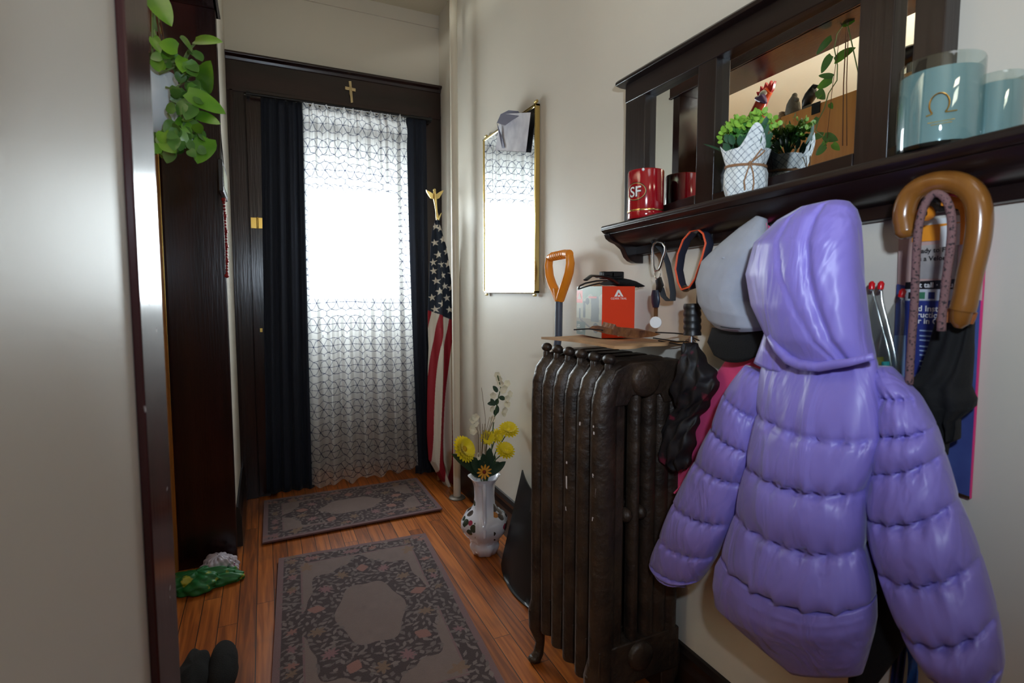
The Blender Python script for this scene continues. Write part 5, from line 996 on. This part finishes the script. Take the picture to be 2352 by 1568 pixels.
for txt, u, v, sz, mt in (('Ready to Fly', 2098, 582, .0105, m_black), ("It's a Velor", 2098, 600, .0105, m_black), ('6ft tall · Sou', 2098, 660, .0115, m_white), ('d Instruc', 2108, 714, .0130, m_white), ('ructions, i', 2106, 728, .0125, m_white), ('r in Cor', 2108, 742, .0125, m_white)):
    textmesh(txt, sz, pk_(u, v, .0042), EX, EZ, .0004, bold=.02).build('printed_words', mt, t, smooth=0)
for i, v in enumerate((760, 772, 782, 796, 806, 816, 830, 842)): q = pk_(2112, v, .0040); MB().box((q.x, q.y, q.z), (q.x-.0004, q.y-.020-.012*((i*7) % 3)/2, q.z+.0022)).build('small_print', mat('pale_print', srgb(160, 180, 214), .5), t, smooth=0)
for u, mt in ((2086, m_black), (2110, mat('green_icon', srgb(60, 120, 90), .5)), (2132, mat('navy_icon', srgb(40, 50, 110), .5))): q = pk_(u, 686, .0042); MB().box((q.x, q.y, q.z), (q.x-.0004, q.y-.009, q.z+.011)).build('icon', mt, t, smooth=0)
# clear tubes with red caps
m_rc = mat('red_cap', srgb(214, 20, 30), .25)
TT = (((2002, 664), (2000, 700), (2006, 760), (2020, 820), (2030, 870), 'leftmost of the three red-capped clear plastic tubes beside the jacket hood'), ((2022, 664), (2016, 705), (2022, 770), (2034, 830), (2040, 875), 'middle one of the three red-capped clear plastic tubes beside the jacket hood'), ((2070, 682), (2060, 720), (2046, 780), (2040, 840), (2044, 880), 'rightmost red-capped clear plastic tube, leaning right, against the kite package'))
for i, (c0, c1_, c2_, c3_, c4_, lb) in enumerate(TT):
    X_ = .962-.006*i; t = thing('clear_tube', lb, 'tube', ax(c1_[0], c1_[1], X_), 'red-capped clear tubes on the wall')
    P = [ax(c[0], c[1], X_) for c in (c0, c1_, c2_, c3_, c4_)]
    MB().tube(smooth_path(P, 24), [(.004+.017*math.sin(min(1, f*1.5)*PI/2)**1.2, .003+.004*f) for f in np.linspace(0, 1, 24)], 14, flat=Vector((0, 1, 0))).build('tube_body', m_clear, t, smooth=180)
    MB().tube([P[0]+Vector((0, 0, -.003)), P[0]+(P[0]-P[1])*.18], .0032, 8).build('inner_stem', m_steel, t)
    d = (P[0]-P[1]).normalized(); MB().tube([P[0], P[0]+d*.010, P[0]+d*.014], [.0048, .0050, .002], 12).build('cap', m_rc, t)
    MB().tube([P[3], (P[3]+P[4])/2], .006, 8).build('coloured_plug', mat('plug_%d' % i, (srgb(240, 220, 30), srgb(60, 200, 200), srgb(30, 40, 40))[i], .4), t)
# ------------------------------------------------------------------ things on the floor
q = az(478, 1330); t = thing('floral_bag', 'crumpled green and lilac printed tulip fabric bag on the floor by the dark casing', 'bag', q)
def blob(c, r, seed, n=40, k=60, am=.22, cr=0):
    rr = np.random.RandomState(seed); f = rr.uniform(2, 7, 6); p = rr.uniform(0, 6, 6); A = np.zeros((n, k, 3))
    for i in range(n):
        th = PI*i/(n-1)
        for j in range(k):
            a = 2*PI*j/k; d = 1+am*(math.sin(f[0]*a+p[0]+th*2)*.5+math.sin(round(f[1])*a+p[1])*.3*math.sin(th*3+p[2])+math.sin(th*f[3]+p[4])*.2+(cr*(abs(math.sin(5*a+3*th))*.5+abs(math.sin(9*a-4*th+1))*.35+math.sin(14*th+3*a)*.12)))*math.sin(th)
            A[i, j] = (c[0]+r[0]*d*math.sin(th)*math.cos(a), c[1]+r[1]*d*math.sin(th)*math.sin(a), max(.002, c[2]+r[2]*d*math.cos(th)))
    return MB().grid(A, wrap=True)
m_tul = mat('green_print_fabric', srgb(34, 120, 62), .45, col2=srgb(190, 190, 60), vscale=22, thr=(.60, .66)); m_lil = mat('lilac_print_fabric', srgb(196, 190, 204), .45, col2=srgb(150, 70, 130), vscale=26, thr=(.60, .66))
blob(az(462, 1345)+Vector((-.012, 0, .018)), (.12, .055, .042), 3, n=70, k=110, am=.30, cr=1.0).build('green_part', m_tul, t, smooth=180)
t2 = blob(az(505, 1320)+Vector((-.005, .01, .030)), (.062, .045, .045), 9, n=70, k=110, am=.40, cr=.75).build('lilac_part', m_lil, t, smooth=180)
m_slip = mat('black_plush', srgb(8, 7, 7), .97, bump=.3, bscale=260)
for i, (u, v, lb) in enumerate(((462, 1545, 'left one of a pair of black fuzzy slippers on the floor at the bottom left'), (506, 1530, 'right one of a pair of black fuzzy slippers on the floor at the bottom left'))):
    c = az(u, v)+Vector((-.012+.024*i, 0, 0)); t = thing('slipper', lb, 'slipper', c, 'black slippers at the bottom left')
    blob(c+Vector((0, -.06, .032)), (.042, .115, .040), 20+i, am=.12).build('upper', m_slip, t, smooth=180)
    MB().lathe([(0, 0), (.95, 0), (1, .5), (.95, 1), (0, 1)], (0, 0, 0), 28).build('tmp', m_black, t)
    o = bpy.data.objects['tmp']; o.name = 'sole'; o.scale = (.043, .115, .010); o.location = (0, -.06, .0)
c = Vector((.885, .885, 0)); t = thing('grey_shoe', 'dark grey shoe with pale sole edge at the foot of the radiator', 'shoe', c)
blob(c+Vector((0, 0, .045)), (.045, .12, .05), 33, am=.06).build('upper', mat('dark_grey_fabric', srgb(52, 54, 58), .8), t, smooth=180)
blob(c+Vector((0, 0, .014)), (.050, .125, .018), 34, am=.02).build('sole', m_white, t, smooth=180)
for o in bpy.data.objects:                                          # the rooster stands taller than its neighbours
    if o.name == 'rooster_figurine': o.scale = (1.3, 1.3, 1.3)
